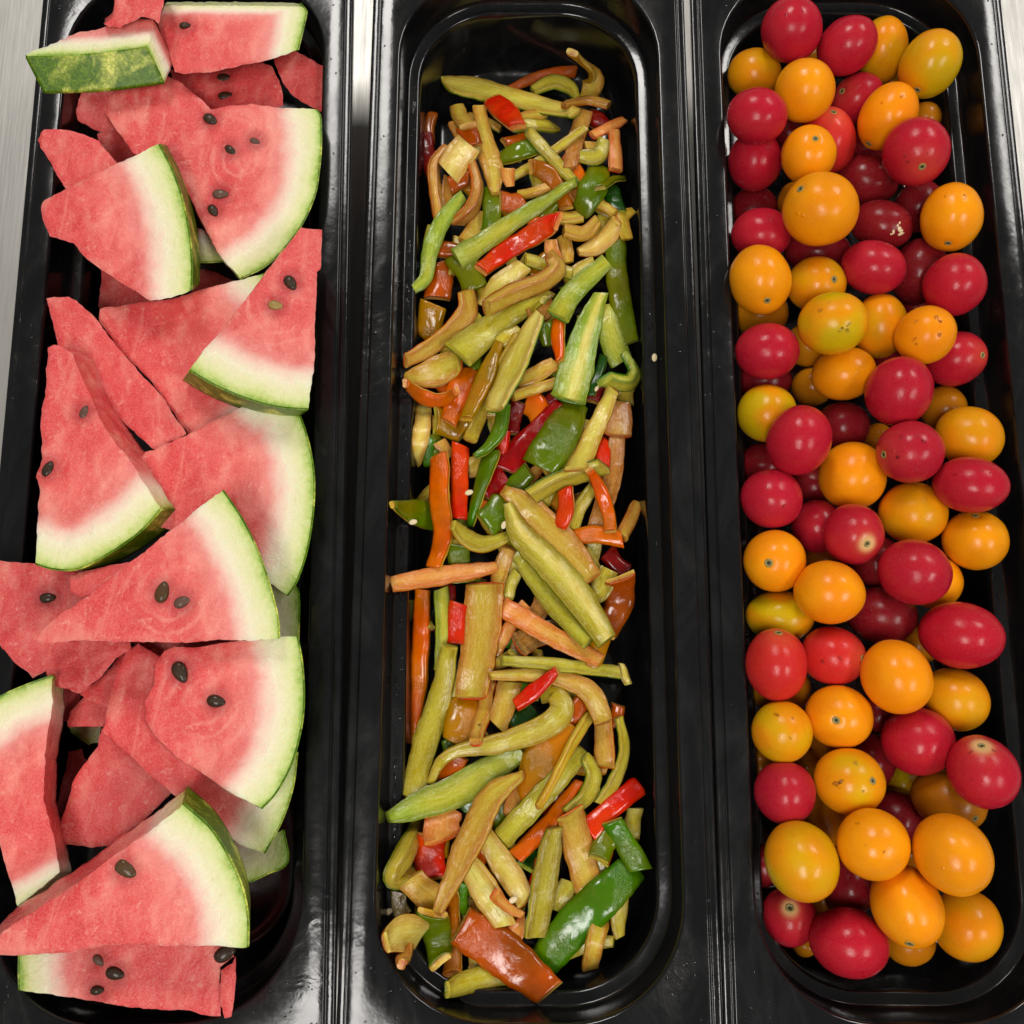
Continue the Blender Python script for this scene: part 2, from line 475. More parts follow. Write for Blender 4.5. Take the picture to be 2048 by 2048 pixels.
    tp = taper if taper is not None else (.94 if abs(off[0]) + abs(off[1]) < 30 else 1.)
    def low(v, f):  # move a top point down the extrusion
        c = v * (1 - f) + (v * tp) * f
        return c + V * f
    faces = [tuple(f) for f in tf]
    nz = (verts[faces[0][1]] - verts[faces[0][0]]).cross(verts[faces[0][2]] - verts[faces[0][0]]).dot(n)
    if nz < 0: faces = [f[::-1] for f in faces]
    rgv = list(ring); ring = [omap[i] for i in range(M)]
    rows = 10; RD = list(rd); PT = list(pit); base = ring; sharp = []
    for i in range(M):
        a, b = ring[i], ring[(i + 1) % M]; sharp.append((min(a, b), max(a, b)))
    for r in range(1, rows + 1):
        new = []
        for i in range(M):
            v0 = verts[ring[i]]; f = r / rows
            v = low(v0, f)
            if not (rf[i] and rf[i - 1]):
                amp = lump * .55
                dn = Vector((noise.noise(v * 160 + Vector((sid, 0, 0))), noise.noise(v * 160 + Vector((0, sid, 0))), noise.noise(v * 160)))
                v = v + dn * amp
            new.append(len(verts)); verts.append(v); RD.append(rd[ring[i]]); PT.append(0); rgv.append(0)
        for i in range(M):
            j = (i + 1) % M
            faces.append((base[i], new[i], new[j], base[j]))
        base = new
    faces.append(tuple(base[::-1]))
    fo = mesh_obj('flesh', verts, faces, MF, root, sharp=sharp)
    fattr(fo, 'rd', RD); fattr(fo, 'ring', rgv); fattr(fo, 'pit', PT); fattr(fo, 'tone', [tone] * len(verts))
    # rind shell
    runs, i0 = [], next((i for i in range(M) if rf[i] and not rf[i - 1]), None)
    if i0 is not None:
        i = 0; cur = []
        while i <= M:
            k = (i0 + i) % M
            if rf[k] and i < M: cur.append(k)
            else:
                if cur: runs.append(cur + [(cur[-1] + 1) % M]); cur = []
            i += 1
        for run in runs:
            rv, rfc = [], []; m = len(run)
            for layer in range(2):
                for r in range(rows + 1):
                    for q, k in enumerate(run):
                        v0 = e1 * out[k][0] + e2 * out[k][1]
                        ka, kb = run[max(0, q - 1)], run[min(m - 1, q + 1)]
                        tg = out[kb] - out[ka]; nd = Vector((tg[1], -tg[0])).normalized()
                        on = (e1 * nd.x + e2 * nd.y)
                        f = .02 + r / rows * .98
                        bulge = 0
                        rv.append(low(v0, f) + on * ((.0009 if layer == 0 else -.0004) + bulge) - n * .0003)
            nl = (rows + 1) * m
            for r in range(rows):
                for q in range(m - 1):
                    a = r * m + q
                    rfc.append((a, a + m, a + m + 1, a + 1))
                    b = nl + a; rfc.append((b, b + 1, b + m + 1, b + m))
            for q in range(m - 1):
                rfc.append((q, q + 1, nl + q + 1, nl + q)); a = rows * m + q; rfc.append((a + 1, a, nl + a, nl + a + 1))
            for r in range(rows):
                a = r * m; rfc.append((a + m, a, nl + a, nl + a + m)); a = r * m + m - 1; rfc.append((a, a + m, nl + a + m, nl + a))
            mesh_obj('rind', rv, rfc, MR, root, smooth=True, sharp=[(q, q + 1) for q in range(m - 1)])
    for q, s in zip(sp, seeds):
        ang, kind = s[2], s[3]; sc = s[4] if len(s) > 4 else 1.
        pos = O + e1 * q[0] + e2 * q[1] + n * (-.0003 if kind != 'g' else -.0009)
        dr = e1 * math.cos(R(ang)) + e2 * math.sin(R(ang))
        seed_mesh(.0080 * sc, .0050 * sc, .0026, SEEDC[kind], root, pos, n, dr)
    return root

r_ = 'R'
# topmost lump and slices (crop coordinates of the photograph's enlarged corners)
melon('red seedless watermelon chunk at the very top, lying over two slices', 'M1',
      [(600, -90), (905, -90), (905, 0), (872, 125), (850, 100), (780, 88), (700, 120), (655, 138), (590, 128), (565, 115), (610, 75), (625, 0)],
      .036, (0, -30), lump=.0012, name='watermelon_chunk', th=.016)
melon('watermelon wedge lying with its mottled green rind facing the viewer, overhanging pan rim', 'M1',
      [(138, 305, r_), (480, 292, r_), (812, 250, r_), (852, 150), (845, 95), (700, 100), (600, 132), (480, 165), (400, 190), (330, 215), (220, 265)],
      .030, (98, 203), th=.010, rsc=2.1, jag=.0006, tone=.97)
melon('thick watermelon slab with pale end at top right, one seed near its upper left', 'M1',
      [(862, 110), (905, 30), (1300, 25), (1672, 38, r_), (1688, 62, r_), (1665, 170, r_), (1640, 275, r_), (1500, 322), (1200, 385), (1160, 395), (1010, 405), (965, 395), (905, 240)],
      .020, (0, -30), seeds=[(1020, 138, 5, 'k', .7)], extra=[(900, 10, 1700, 15, 2.6)], rsc=1.25)
melon('small rough watermelon offcut pressed against the right rim near pan top', 'M1',
      [(1520, 230), (1590, 250), (1700, 320), (1840, 400), (1840, 640), (1765, 612), (1680, 572), (1600, 510), (1555, 440), (1515, 340)],
      -.006, lump=.0013, name='watermelon_chunk', tone=.86)
melon('watermelon piece with two dark seeds beneath the thick pale-ended slab', 'M1',
      [(930, 380), (1200, 380), (1440, 335), (1500, 362), (1540, 440), (1560, 520), (1562, 582), (1300, 640), (1150, 620), (1080, 540), (960, 450)],
      -.004, seeds=[(1230, 427, 8, 'k'), (1242, 526, 12, 'k', .95)], lump=.0009, tone=.9)
melon('largest multi-seeded watermelon slice in upper pan, rind curving down the right rim', 'M1',
      [(560, 590), (600, 520), (640, 470), (740, 430), (850, 460), (905, 400), (1000, 450), (1110, 540), (1160, 597), (1400, 570), (1560, 588), (1742, 603, r_), (1765, 650, r_), (1768, 800, r_),
       (1755, 950, r_), (1728, 1090, r_), (1640, 1270, r_), (1480, 1450, r_), (1322, 1534, r_), (1200, 1390), (1100, 1200), (1000, 1000), (900, 850), (740, 842), (640, 712)],
      .012, (-15, 20), seeds=[(1160, 656, -35, 'k'), (1275, 828, -40, 'k', .9), (1405, 776, -20, 'g', .7), (1215, 1066, 0, 'g', 1.0), (1175, 1160, -55, 'k', .85)], lump=.0008, ringc=(1330, 880))
melon('blunt watermelon chunk at left, pointing out toward the left rim', 'M1',
      [(200, 760), (238, 708), (350, 712), (430, 730), (540, 770), (640, 890), (640, 980), (480, 1010), (360, 1037), (280, 900), (215, 805)],
      .014, lump=.0014, name='watermelon_chunk', tone=.97)
melon('small watermelon chunk wedged behind the blunt left one', 'M1',
      [(540, 742), (640, 715), (780, 830), (760, 900), (640, 960), (560, 880)], -.012, lump=.0012, name='watermelon_chunk', tone=.85)
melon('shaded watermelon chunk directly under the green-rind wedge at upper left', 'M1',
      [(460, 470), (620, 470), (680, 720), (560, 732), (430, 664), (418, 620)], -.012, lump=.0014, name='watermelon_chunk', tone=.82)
melon('seedless watermelon slice at left with dark striped rind turned to the right', 'M1',
      [(228, 1115), (280, 1082), (350, 1040), (610, 915), (872, 795, r_), (945, 940, r_), (1000, 1100, r_), (1040, 1300, r_), (1052, 1460, r_), (1050, 1600, r_), (940, 1640), (832, 1657),
       (560, 1490), (480, 1430), (400, 1335), (270, 1300), (232, 1200)],
      .030, (62, -12), th=.024, lump=.0009, rsc=.95)
melon('pale rind tip peeking out between the two upper slices', 'M1',
      [(1000, 1230), (1130, 1270), (1270, 1434, r_), (1180, 1440, r_), (1090, 1442, r_), (1000, 1440)], .0, rsc=1.1, tone=.88)
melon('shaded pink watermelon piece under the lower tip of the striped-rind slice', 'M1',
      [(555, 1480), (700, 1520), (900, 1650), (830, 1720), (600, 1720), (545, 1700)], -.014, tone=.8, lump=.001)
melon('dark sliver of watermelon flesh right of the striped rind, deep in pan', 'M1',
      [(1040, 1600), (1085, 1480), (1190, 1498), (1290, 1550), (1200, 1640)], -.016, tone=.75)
melon('broad seedless watermelon slice lying under the seeded right-hand one', 'M1',
      [(540, 1765), (545, 1700), (570, 1690), (750, 1670), (900, 1650), (1250, 1562), (1445, 1512, r_), (1560, 1600, r_), (1630, 1850, r_), (1590, 2150, r_), (1420, 2380, r_),
       (1240, 2400), (1040, 2400), (840, 2110), (660, 1930)], .012, (0, 10), lump=.0009)
melon('watermelon slice at right rim with one dark and one tan seed, rind lowermost', 'M1',
      [(1660, 1252), (1775, 1262), (1772, 1400), (1768, 1482), (1748, 1500), (1735, 1932), (1720, 2112), (1703, 2252, r_), (1560, 2242, r_), (1400, 2205, r_), (1200, 2125, r_), (1050, 2037, r_),
       (1120, 1932), (1430, 1550)],
      .036, (-58, 62), th=.020, seeds=[(1603, 1560, -55, 'k', 1.0), (1522, 1685, -15, 't', .9)], rsc=.95, ringc=(1540, 1670))
melon('narrow watermelon slice with a square-cut top left of the broad one', 'M1',
      [(255, 1645), (300, 1638), (380, 1640), (425, 1662), (530, 1765), (660, 1932), (860, 2150), (1030, 2395), (850, 2480), (650, 2300), (320, 1930), (290, 1780)],
      .016, lump=.001, tone=.97)
melon('tall watermelon slice on the left with one black seed near its left edge', 'M2',
      [(255, -20), (290, -35), (330, -30), (390, 10), (470, 200), (575, 430), (715, 610), (885, 872, r_), (780, 985, r_), (640, 1090, r_), (440, 1198, r_),
       (300, 1204, r_), (195, 1175, r_), (208, 900), (215, 760), (195, 700), (235, 600), (230, 350), (248, 230), (250, 100)],
      .032, (150, 14), th=.020, seeds=[(264, 655, 70, 'k', .95), (462, 340, 75, 'g', .8)], lump=.0011, rsc=1., taper=1.)
melon('small pink watermelon offcut under the stack, at the middle of the left pan', 'M2',
      [(700, 1640), (860, 1650), (930, 1700), (760, 1900), (700, 2000), (560, 1960), (440, 1900), (470, 1860), (560, 1800), (640, 1700)], .006, lump=.001, name='watermelon_chunk', tone=.9)
melon('smooth seedless watermelon slice at right with wide pale green curved rind', 'M2',
      [(850, 552), (1100, 430), (1270, 345), (1400, 285), (1490, 245, r_), (1582, 235, r_), (1645, 350, r_), (1700, 520, r_), (1728, 700, r_), (1722, 900, r_), (1690, 1100, r_), (1635, 1270, r_), (1582, 1352, r_),
       (1490, 1290), (1400, 1050), (1230, 780), (1120, 960), (1000, 1010), (830, 960), (770, 800), (740, 620), (800, 560)], .020, (-15, 15), lump=.0005, jag=.0003)
melon('pointed watermelon slice in mid pan with a glossy brown seed beside a grey one', 'M2',
      [(160, 1600), (380, 1430), (700, 1182), (960, 980), (1225, 775, r_), (1335, 940, r_), (1430, 1140, r_), (1495, 1340, r_), (1528, 1480, r_), (1536, 1592, r_), (1300, 1600), (1000, 1610), (720, 1610),
       (500, 1605), (240, 1615)], .044, (0, 12), seeds=[(895, 1335, 78, 'b', 1.15), (1003, 1388, 25, 'g', .95)], lump=.0006, jag=.0004, ringc=(940, 1370))
melon('deep red watermelon piece at left edge, under the pointed slice tip', 'M2',
      [(-90, 1150), (0, 1162), (300, 1195), (480, 1215), (700, 1400), (720, 1650), (640, 1700), (560, 1800), (430, 1895), (380, 1870), (300, 1850), (250, 1770), (180, 1812), (100, 1740), (0, 1610), (-90, 1560)],
      .016, seeds=[(262, 1368, 5, 'k', .9)], lump=.0013, tone=.86)
melon('small loose watermelon bit above the pointed slice, left of mid pan', 'M2',
      [(383, 1245), (480, 1215), (620, 1185), (720, 1170), (600, 1320), (450, 1365), (385, 1330)], .028, lump=.0012, name='watermelon_chunk', th=.012)
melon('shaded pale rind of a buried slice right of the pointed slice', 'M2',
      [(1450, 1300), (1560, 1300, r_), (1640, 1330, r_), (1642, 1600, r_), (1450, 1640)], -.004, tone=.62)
melon('watermelon slice with two black seeds, smooth rind toward right rim, lower pan', 'M3',
      [(905, -130), (960, -152), (1100, -150), (1330, -185), (1500, -200), (1636, -208, r_), (1662, -60, r_), (1672, 120, r_), (1658, 290, r_), (1605, 490, r_), (1520, 650, r_), (1440, 738, r_), (1250, 640), (1000, 480), (860, 350),
       (800, 250), (800, 150), (850, 60), (850, -60)],
      .034, (-30, 10), seeds=[(993, -10, -60, 'k', 1.2), (1192, 150, -10, 'k', 1.0)], lump=.0009, ringc=(1130, 150))
melon('seedless watermelon slice directly beneath the slice with two black seeds', 'M3',
      [(650, -30), (690, -130), (760, -172), (900, -90), (950, 100), (1200, 450), (1500, 560), (1636, 430, r_), (1612, 620, r_), (1550, 810, r_), (1455, 988, r_), (1330, 945), (1170, 830), (1000, 700), (800, 540), (570, 320), (600, 150)],
      .014, lump=.0011)
melon('small triangular watermelon offcut left of the two-slice stack', 'M3',
      [(560, -10), (660, -60), (640, 160), (570, 292), (370, 290), (368, 262), (385, 205), (470, 120)], .0, lump=.001, name='watermelon_chunk', tone=.85)
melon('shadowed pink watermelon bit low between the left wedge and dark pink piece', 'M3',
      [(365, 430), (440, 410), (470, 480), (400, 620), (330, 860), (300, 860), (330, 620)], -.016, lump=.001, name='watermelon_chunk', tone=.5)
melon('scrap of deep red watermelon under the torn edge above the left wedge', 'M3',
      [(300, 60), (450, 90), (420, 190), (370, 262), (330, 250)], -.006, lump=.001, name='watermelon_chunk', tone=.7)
melon('dark pink seedless watermelon piece between left wedge and slice stack', 'M3',
      [(560, 300), (960, 640), (800, 800), (600, 950), (500, 962), (400, 945), (315, 932), (322, 830), (400, 600), (480, 480), (540, 400)], .004, lump=.0007, tone=.88)
melon('long watermelon wedge standing on the left edge, pale rind at its top', 'M3',
      [(-90, 190, r_), (0, 128, r_), (150, 62, r_), (292, 12, r_), (290, 150), (240, 450), (236, 700), (290, 900), (325, 1095), (210, 1190), (95, 1282), (60, 1150), (20, 1030), (0, 950), (-90, 700)],
      .022, (75, 15), extra=[(60, 1330, 330, 1180, 1.6)], lump=.0007)
melon('big watermelon slice in front at bottom, green rind up, brown seed on its face', 'M3',
      [(-70, 1505), (0, 1440), (100, 1365), (400, 1170), (700, 955), (880, 820), (1005, 720, r_), (1150, 850, r_), (1250, 1000, r_), (1330, 1180, r_), (1362, 1350, r_), (1362, 1510, r_), (1000, 1500), (600, 1500), (400, 1540), (200, 1552), (-70, 1555)],
      .046, (38, -122), th=.020, seeds=[(690, 1078, -30, 'b', 1.25)], lump=.0009)
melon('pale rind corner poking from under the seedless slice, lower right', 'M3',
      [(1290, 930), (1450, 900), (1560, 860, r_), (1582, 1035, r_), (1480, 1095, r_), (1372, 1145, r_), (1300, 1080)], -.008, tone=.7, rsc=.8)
melon('watermelon slab along the pan bottom end, pale end left, dark seeds inside', 'M3',
      [(1290, 1480), (1290, 1560), (1214, 1620), (1210, 1700), (1217, 1890), (1130, 1887), (1050, 1862), (700, 1838), (400, 1785), (110, 1745, r_), (106, 1650, r_), (108, 1545, r_), (400, 1500), (560, 1470)],
      .020, seeds=[(635, 1655, -12, 'k', 1.0), (535, 1748, 5, 'k', .7), (540, 1585, -40, 'g', .7)], lump=.0008)
melon('thin upright watermelon sliver beside a glossy seed at pan bottom end', 'M3',
      [(1215, 1640), (1280, 1600), (1296, 1560), (1300, 1700), (1275, 1892), (1240, 1900), (1215, 1800)], .022, seeds=[(1240, 1546, 25, 'k', 1.15)], lump=.0008, name='watermelon_chunk')
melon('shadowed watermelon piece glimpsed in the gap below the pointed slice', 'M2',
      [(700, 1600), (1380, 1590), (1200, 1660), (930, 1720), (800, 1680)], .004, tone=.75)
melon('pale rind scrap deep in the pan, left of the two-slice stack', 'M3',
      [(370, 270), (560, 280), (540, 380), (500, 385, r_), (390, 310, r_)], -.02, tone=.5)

# ------------------------------------------------------------------ peppers
FC = {k: lin(*v) for k, v in dict(yg=(208, 202, 52), ol=(182, 172, 38), lg=(160, 190, 48), cream=(236, 224, 128), tan=(216, 174, 70), br=(184, 120, 34),
      sal=(240, 162, 80), yel=(236, 184, 0), dk=(108, 74, 8)).items()}
SKC = {k: lin(*v) for k, v in dict(g=(64, 124, 2), dg=(24, 66, 6), og=(108, 112, 0), am=(194, 120, 0), orr=(226, 88, 0), bo=(148, 68, 0), r=(220, 26, 2),
       cr=(162, 2, 6), dr=(114, 6, 6), br=(172, 92, 6)).items()}
# (crop, centreline points, widths, roll in degrees (0 flesh up, 180 skin up, 90 cut edge up), flesh, skin, layer, description or None)
PEP = [
 ('P1', [(540, 465), (700, 490), (900, 545), (1240, 625)], [130, 165, 150, 100], 14, 'cream', 'og', 8, 'long pale pepper strip lying across the top of the heap'),
 ('P1', [(1225, 290), (1310, 360), (1345, 440), (1320, 530)], [60, 100, 120, 110], 0, 'tan', 'am', 7, 'hooked tan pepper piece sticking up furthest at the top end'),
 ('P1', [(880, 490), (1040, 425), (1245, 395)], [50, 70, 70], 150, 'br', 'bo', 5, None),
 ('P1', [(1010, 500), (1120, 450), (1210, 480), (1255, 540)], [70, 100, 90, 45], 10, 'yg', 'og', 6, None),
 ('P1', [(1180, 580), (1300, 552), (1430, 580)], [50, 70, 75], 30, 'br', 'br', 7, None),
 ('P1', [(790, 555), (860, 620), (925, 700)], [120, 140, 90], 180, 'sal', 'r', 8.6, 'bright red pepper piece, skin up, near the top of the heap'),
 ('P1', [(712, 590), (745, 780), (790, 940), (800, 1068)], [70, 110, 125, 40], 0, 'tan', 'br', 9, 'tan leaf-shaped pepper strip pointing down beside the topmost red piece'),
 ('P1', [(590, 590), (650, 690)], [90, 100], 0, 'tan', 'am', 5, None),
 ('P1', [(560, 680), (600, 750), (640, 830)], [45, 55, 50], 20, 'br', 'br', 5, None),
 ('P1', [(630, 690), (690, 810)], [110, 100], 180, 'br', 'bo', 4.6, None),
 ('P1', [(655, 800), (545, 960)], [170, 165], 0, 'cream', 'am', 8, 'square pale pepper chip at upper left of the heap'),
 ('P1', [(545, 825), (470, 920), (475, 1050), (495, 1200)], [45, 60, 60, 55], 78, 'br', 'br', 4, None),
 ('P1', [(680, 900), (705, 1020), (680, 1140), (600, 1230)], [50, 60, 60, 40], 80, 'br', 'orr', 4.5, None),
 ('P1', [(550, 1030), (670, 980)], [110, 100], 180, 'br', 'bo', 3, None),
 ('P1', [(625, 1085), (560, 1150), (490, 1260), (440, 1400), (420, 1530), (350, 1600)], [70, 90, 100, 95, 85, 60], 14, 'lg', 'g', 9.5, 'curved light green pepper strip resting on the left ledge'),
 ('P1', [(1245, 1000), (1080, 1110), (900, 1225), (590, 1430)], [55, 80, 105, 130], 14, 'lg', 'og', 10.5, 'long straight light green strip above the large red strip'),
 ('P1', [(1150, 1220), (1020, 1290), (870, 1380), (722, 1495)], [120, 130, 115, 90], 180, 'sal', 'r', 9.5, 'large bright red strip, skin up, in the upper half'),
 ('P1', [(1300, 700), (1150, 815), (1000, 915), (890, 985)], [60, 62, 62, 50], 18, 'ol', 'am', 6, None),
 ('P1', [(985, 725), (1090, 840), (1160, 920), (1245, 1010)], [72, 80, 75, 60], 10, 'yg', 'g', 8, 'short light green strip leaning onto the long straight green strip'),
 ('P1', [(840, 870), (950, 830), (1065, 795)], [100, 110, 95], 180, 'yg', 'og', 5, None),
 ('P1', [(890, 690), (1130, 700)], [80, 75], 0, 'ol', 'og', 4, None),
 ('P1', [(850, 790), (1010, 755)], [60, 60], 180, 'br', 'bo', 4.2, None),
 ('P1', [(1000, 920), (1090, 965), (1150, 1050), (1190, 1150)], [90, 110, 105, 90], 160, 'tan', 'br', 7, None),
 ('P1', [(870, 930), (885, 1030)], [85, 50], 0, 'sal', 'am', 6, None),
 ('P1', [(930, 1075), (1090, 1030)], [55, 55], 0, 'tan', 'am', 5, None),
 ('P1', [(830, 1110), (955, 1120)], [120, 120], 180, 'tan', 'bo', 5.5, None),
 ('P1', [(775, 1040), (765, 1290)], [105, 100], 180, 'yg', 'og', 5, None),
 ('P1', [(750, 1170), (640, 1340)], [100, 100], 0, 'tan', 'am', 3, None),
 ('P1', [(1375, 930), (1340, 1040), (1280, 1170)], [130, 160, 120], 180, 'yg', 'og', 8, 'glossy olive green pepper flap at the upper right, skin up'),
 ('P1', [(1500, 985), (1440, 1000), (1380, 1040)], [50, 55, 60], 150, 'ol', 'og', 8.2, None),
 ('P1', [(1140, 1205), (1290, 1190)], [90, 95], 20, 'tan', 'am', 8.2, None),
 ('P1', [(1180, 1270), (1290, 1290), (1370, 1210)], [100, 110, 70], 25, 'tan', 'am', 8.4, None),
 ('P1', [(1260, 1390), (1350, 1360), (1430, 1300), (1470, 1220)], [50, 110, 110, 60], 6, 'cream', 'br', 9, 'crumpled pale pepper core piece at upper right of the heap'),
 ('P1', [(1330, 1110), (1460, 1180)], [60, 65], 10, 'tan', 'am', 7, None),
 ('P1', [(1560, 1165), (1500, 1210), (1530, 1320)], [50, 90, 70], 15, 'yel', 'am', 8, None),
 ('P1', [(1510, 665), (1440, 700), (1340, 745)], [50, 70, 55], 12, 'sal', 'r', 7, None),
 ('P1', [(1460, 725), (1465, 840), (1470, 940)], [70, 90, 80], 24, 'sal', 'r', 7.2, 'red-skinned pepper strip with salmon flesh standing at the upper right edge'),
 ('P1', [(1310, 640), (1400, 700)], [100, 100], 180, 'br', 'dr', 5, None),
 ('P1', [(1300, 620), (1250, 760), (1215, 930)], [90, 95, 80], 0, 'br', 'br', 5, None),
 ('P1', [(1400, 770), (1370, 860), (1260, 860)], [70, 95, 80], 10, 'ol', 'og', 5.2, None),
 ('P1', [(1430, 1030), (1480, 1170)], [100, 90], 180, 'lg', 'dg', 5, None),
 ('P1', [(1470, 1310), (1470, 1500), (1500, 1700), (1545, 1900)], [110, 120, 120, 105], 180, 'lg', 'og', 8, 'long olive green strip running down the right wall, skin up'),
 ('P2', [(1410, 30), (1450, 230), (1500, 340)], [110, 140, 130], 0, 'lg', 'g', 7, None),
 ('P2', [(1535, 320), (1575, 400), (1530, 460), (1410, 440)], [50, 55, 60, 50], 70, 'lg', 'g', 9, 'light green curl hooking back at the right wall'),
 ('P1', [(1420, 1440), (1290, 1550), (1210, 1640), (1150, 1740)], [90, 120, 130, 135], 6, 'lg', 'g', 9, None),
 ('P2', [(1390, -40), (1330, 100), (1270, 300), (1205, 545)], [70, 130, 180, 200], 4, 'lg', 'g', 10, 'broad bright green pepper slab with a pale rib down its middle'),
 ('P1', [(1170, 1300), (1200, 1450)], [70, 70], 0, 'tan', 'am', 5, None),
 ('P1', [(1110, 1330), (1140, 1440)], [75, 75], 0, 'sal', 'am', 6, None),
 ('P1', [(1100, 1410), (1145, 1480), (1060, 1560), (900, 1620), (760, 1700)], [55, 75, 80, 80, 60], 55, 'tan', 'br', 8, None),
 ('P1', [(960, 1470), (840, 1570), (740, 1690)], [90, 140, 80], 0, 'cream', 'og', 7, None),
 ('P2', [(1070, 0), (930, 60), (780, 150), (600, 300)], [50, 110, 160, 195], 6, 'yg', 'og', 10.2, 'wide pale yellow-green pepper piece fanning out down to the left'),
 ('P1', [(970, 1430), (1100, 1470), (1225, 1510)], [80, 85, 80], 12, 'yg', 'og', 6, None),
 ('P1', [(600, 1420), (690, 1600)], [160, 150], 180, 'yg', 'og', 4, None),
 ('P1', [(490, 1450), (480, 1650)], [120, 140], 180, 'br', 'bo', 6, None),
 ('P2', [(640, -50), (650, 60), (560, 170), (430, 270), (310, 335)], [100, 110, 90, 85, 70], 45, 'tan', 'orr', 8.2, None),
 ('P2', [(460, 20), (420, 210)], [140, 145], 180, 'yel', 'am', 6, None),
 ('P2', [(320, 440), (470, 400), (600, 330)], [90, 165, 130], 0, 'tan', 'orr', 7, None),
 ('P2', [(305, 460), (390, 525), (490, 555), (590, 505)], [50, 70, 75, 50], 130, 'sal', 'orr', 8, 'orange curled pepper rim at the left, open side up'),
 ('P2', [(650, 390), (600, 520), (545, 680)], [130, 150, 90], 180, 'sal', 'orr', 7.4, 'orange pepper piece, skin up, left of the amber strip'),
 ('P2', [(820, 240), (740, 450), (640, 660)], [60, 110, 80], 165, 'yel', 'am', 8, 'amber yellow pepper strip slanting down to the left'),
 ('P2', [(930, 200), (830, 400), (730, 600), (665, 770)], [70, 90, 90, 85], 25, 'yg', 'am', 7, None),
 ('P2', [(1045, 70), (960, 250), (880, 420), (800, 600)], [75, 140, 150, 120], -32, 'cream', 'g', 10.4, 'green-skinned strip with white rib, pointing up at mid heap'),
 ('P2', [(850, 580), (825, 720), (760, 820), (690, 870)], [80, 85, 65, 35], 165, 'lg', 'g', 8, None),
 ('P2', [(1140, 350), (1040, 400), (940, 445)], [85, 90, 90], 0, 'tan', 'am', 6, None),
 ('P2', [(1150, 450), (1020, 490), (900, 530)], [60, 70, 65], 30, 'tan', 'br', 7, None),
 ('P2', [(1150, 110), (1150, 240), (1165, 340)], [80, 80, 55], 150, 'tan', 'orr', 7, None),
 ('P2', [(1070, 120), (1100, 250)], [90, 80], 180, 'yg', 'og', 5, None),
 ('P2', [(980, 550), (1070, 680)], [150, 130], 180, 'sal', 'orr', 5, None),
 ('P2', [(1150, 565), (1060, 680), (950, 810), (850, 940)], [60, 95, 130, 140], 180, 'sal', 'cr', 8, 'crimson pepper strip, skin up, tucked beside the olive shiny piece'),
 ('P2', [(930, 560), (895, 740)], [80, 80], 180, 'br', 'dr', 5, None),
 ('P2', [(855, 720), (830, 870)], [60, 55], 180, 'br', 'r', 6, None),
 ('P2', [(1240, 575), (1150, 760), (1040, 920)], [150, 215, 200], 176, 'yg', 'og', 9, 'wide shiny olive pepper piece, skin up, reflecting the lights'),
 ('P2', [(1400, 320), (1365, 430), (1320, 530)], [50, 60, 55], 170, 'lg', 'dg', 7, None),
 ('P2', [(1450, 490), (1370, 680), (1250, 935)], [80, 100, 130], -12, 'cream', 'br', 10, 'pale straight strip right of the shiny olive piece'),
 ('P2', [(1480, 560), (1480, 745)], [130, 145], 0, 'br', 'r', 6, None),
 ('P2', [(1535, 450), (1525, 575)], [90, 80], 0, 'ol', 'og', 5.8, None),
 ('P2', [(1475, 760), (1440, 1000), (1350, 1270)], [85, 110, 90], 0, 'br', 'br', 5, None),
 ('P2', [(1380, 770), (1390, 910)], [80, 80], 180, 'br', 'r', 4.8, None),
 ('P2', [(1400, 430), (1330, 560)], [80, 90], 180, 'br', 'dr', 4.8, None),
 ('P2', [(1230, 790), (1150, 950), (1060, 1130)], [70, 80, 80], 0, 'yg', 'og', 6, None),
 ('P2', [(1400, 920), (1260, 965), (1130, 1010), (1000, 1085)], [60, 62, 66, 62], 60, 'yg', 'og', 8, None),
 ('P2', [(1320, 940), (1380, 1040), (1420, 1150), (1440, 1280)], [50, 70, 75, 75], 160, 'tan', 'orr', 9, 'thin bent orange strip at the right, above the horizontal orange one'),
 ('P2', [(1585, 1120), (1550, 1210), (1500, 1310)], [70, 80, 80], 15, 'tan', 'orr', 8, 'short orange pepper stub nearest the right wall'),
 ('P2', [(1205, 1318), (1505, 1325)], [88, 88], 178, 'tan', 'orr', 8.2, 'straight orange strip lying crosswise at the right, skin up'),
 ('P2', [(1340, 1040), (1260, 1160), (1230, 1270)], [70, 80, 80], 30, 'yg', 'og', 6, None),
 ('P2', [(1190, 1050), (1165, 1250)], [90, 90], 150, 'sal', 'r', 6, None),
 ('P2', [(850, 1050), (980, 1150), (1180, 1370), (1330, 1540)], [60, 160, 190, 130], -8, 'tan', 'orr', 10, 'big pointed tan pepper piece in the centre of the heap'),
 ('P2', [(870, 1120), (940, 1290), (1080, 1430), (1250, 1620), (1420, 1880)], [50, 130, 170, 170, 120], 12, 'yg', 'og', 11, 'longest yellow-green pepper strip, folded along its centre'),
 ('P2', [(920, 1390), (1040, 1560), (1160, 1720), (1310, 1890)], [80, 110, 110, 80], -14, 'yg', 'og', 10.6, None),
 ('P2', [(490, 860), (495, 1060), (515, 1280), (465, 1480)], [110, 115, 115, 90], 152, 'yel', 'orr', 8, 'long orange strip, skin up, along the left side at mid pan'),
 ('P2', [(610, 800), (605, 1000), (600, 1210)], [90, 100, 90], 176, 'sal', 'r', 6.4, 'red strip, skin up, just right of the long orange one'),
 ('P2', [(780, 850), (730, 1000), (660, 1240)], [95, 90, 45], 140, 'yg', 'g', 7, None),
 ('P2', [(235, 1130), (340, 1165), (450, 1195)], [40, 130, 150], 174, 'yel', 'og', 7, 'olive leaf-shaped pepper tip poking out over the left ledge'),
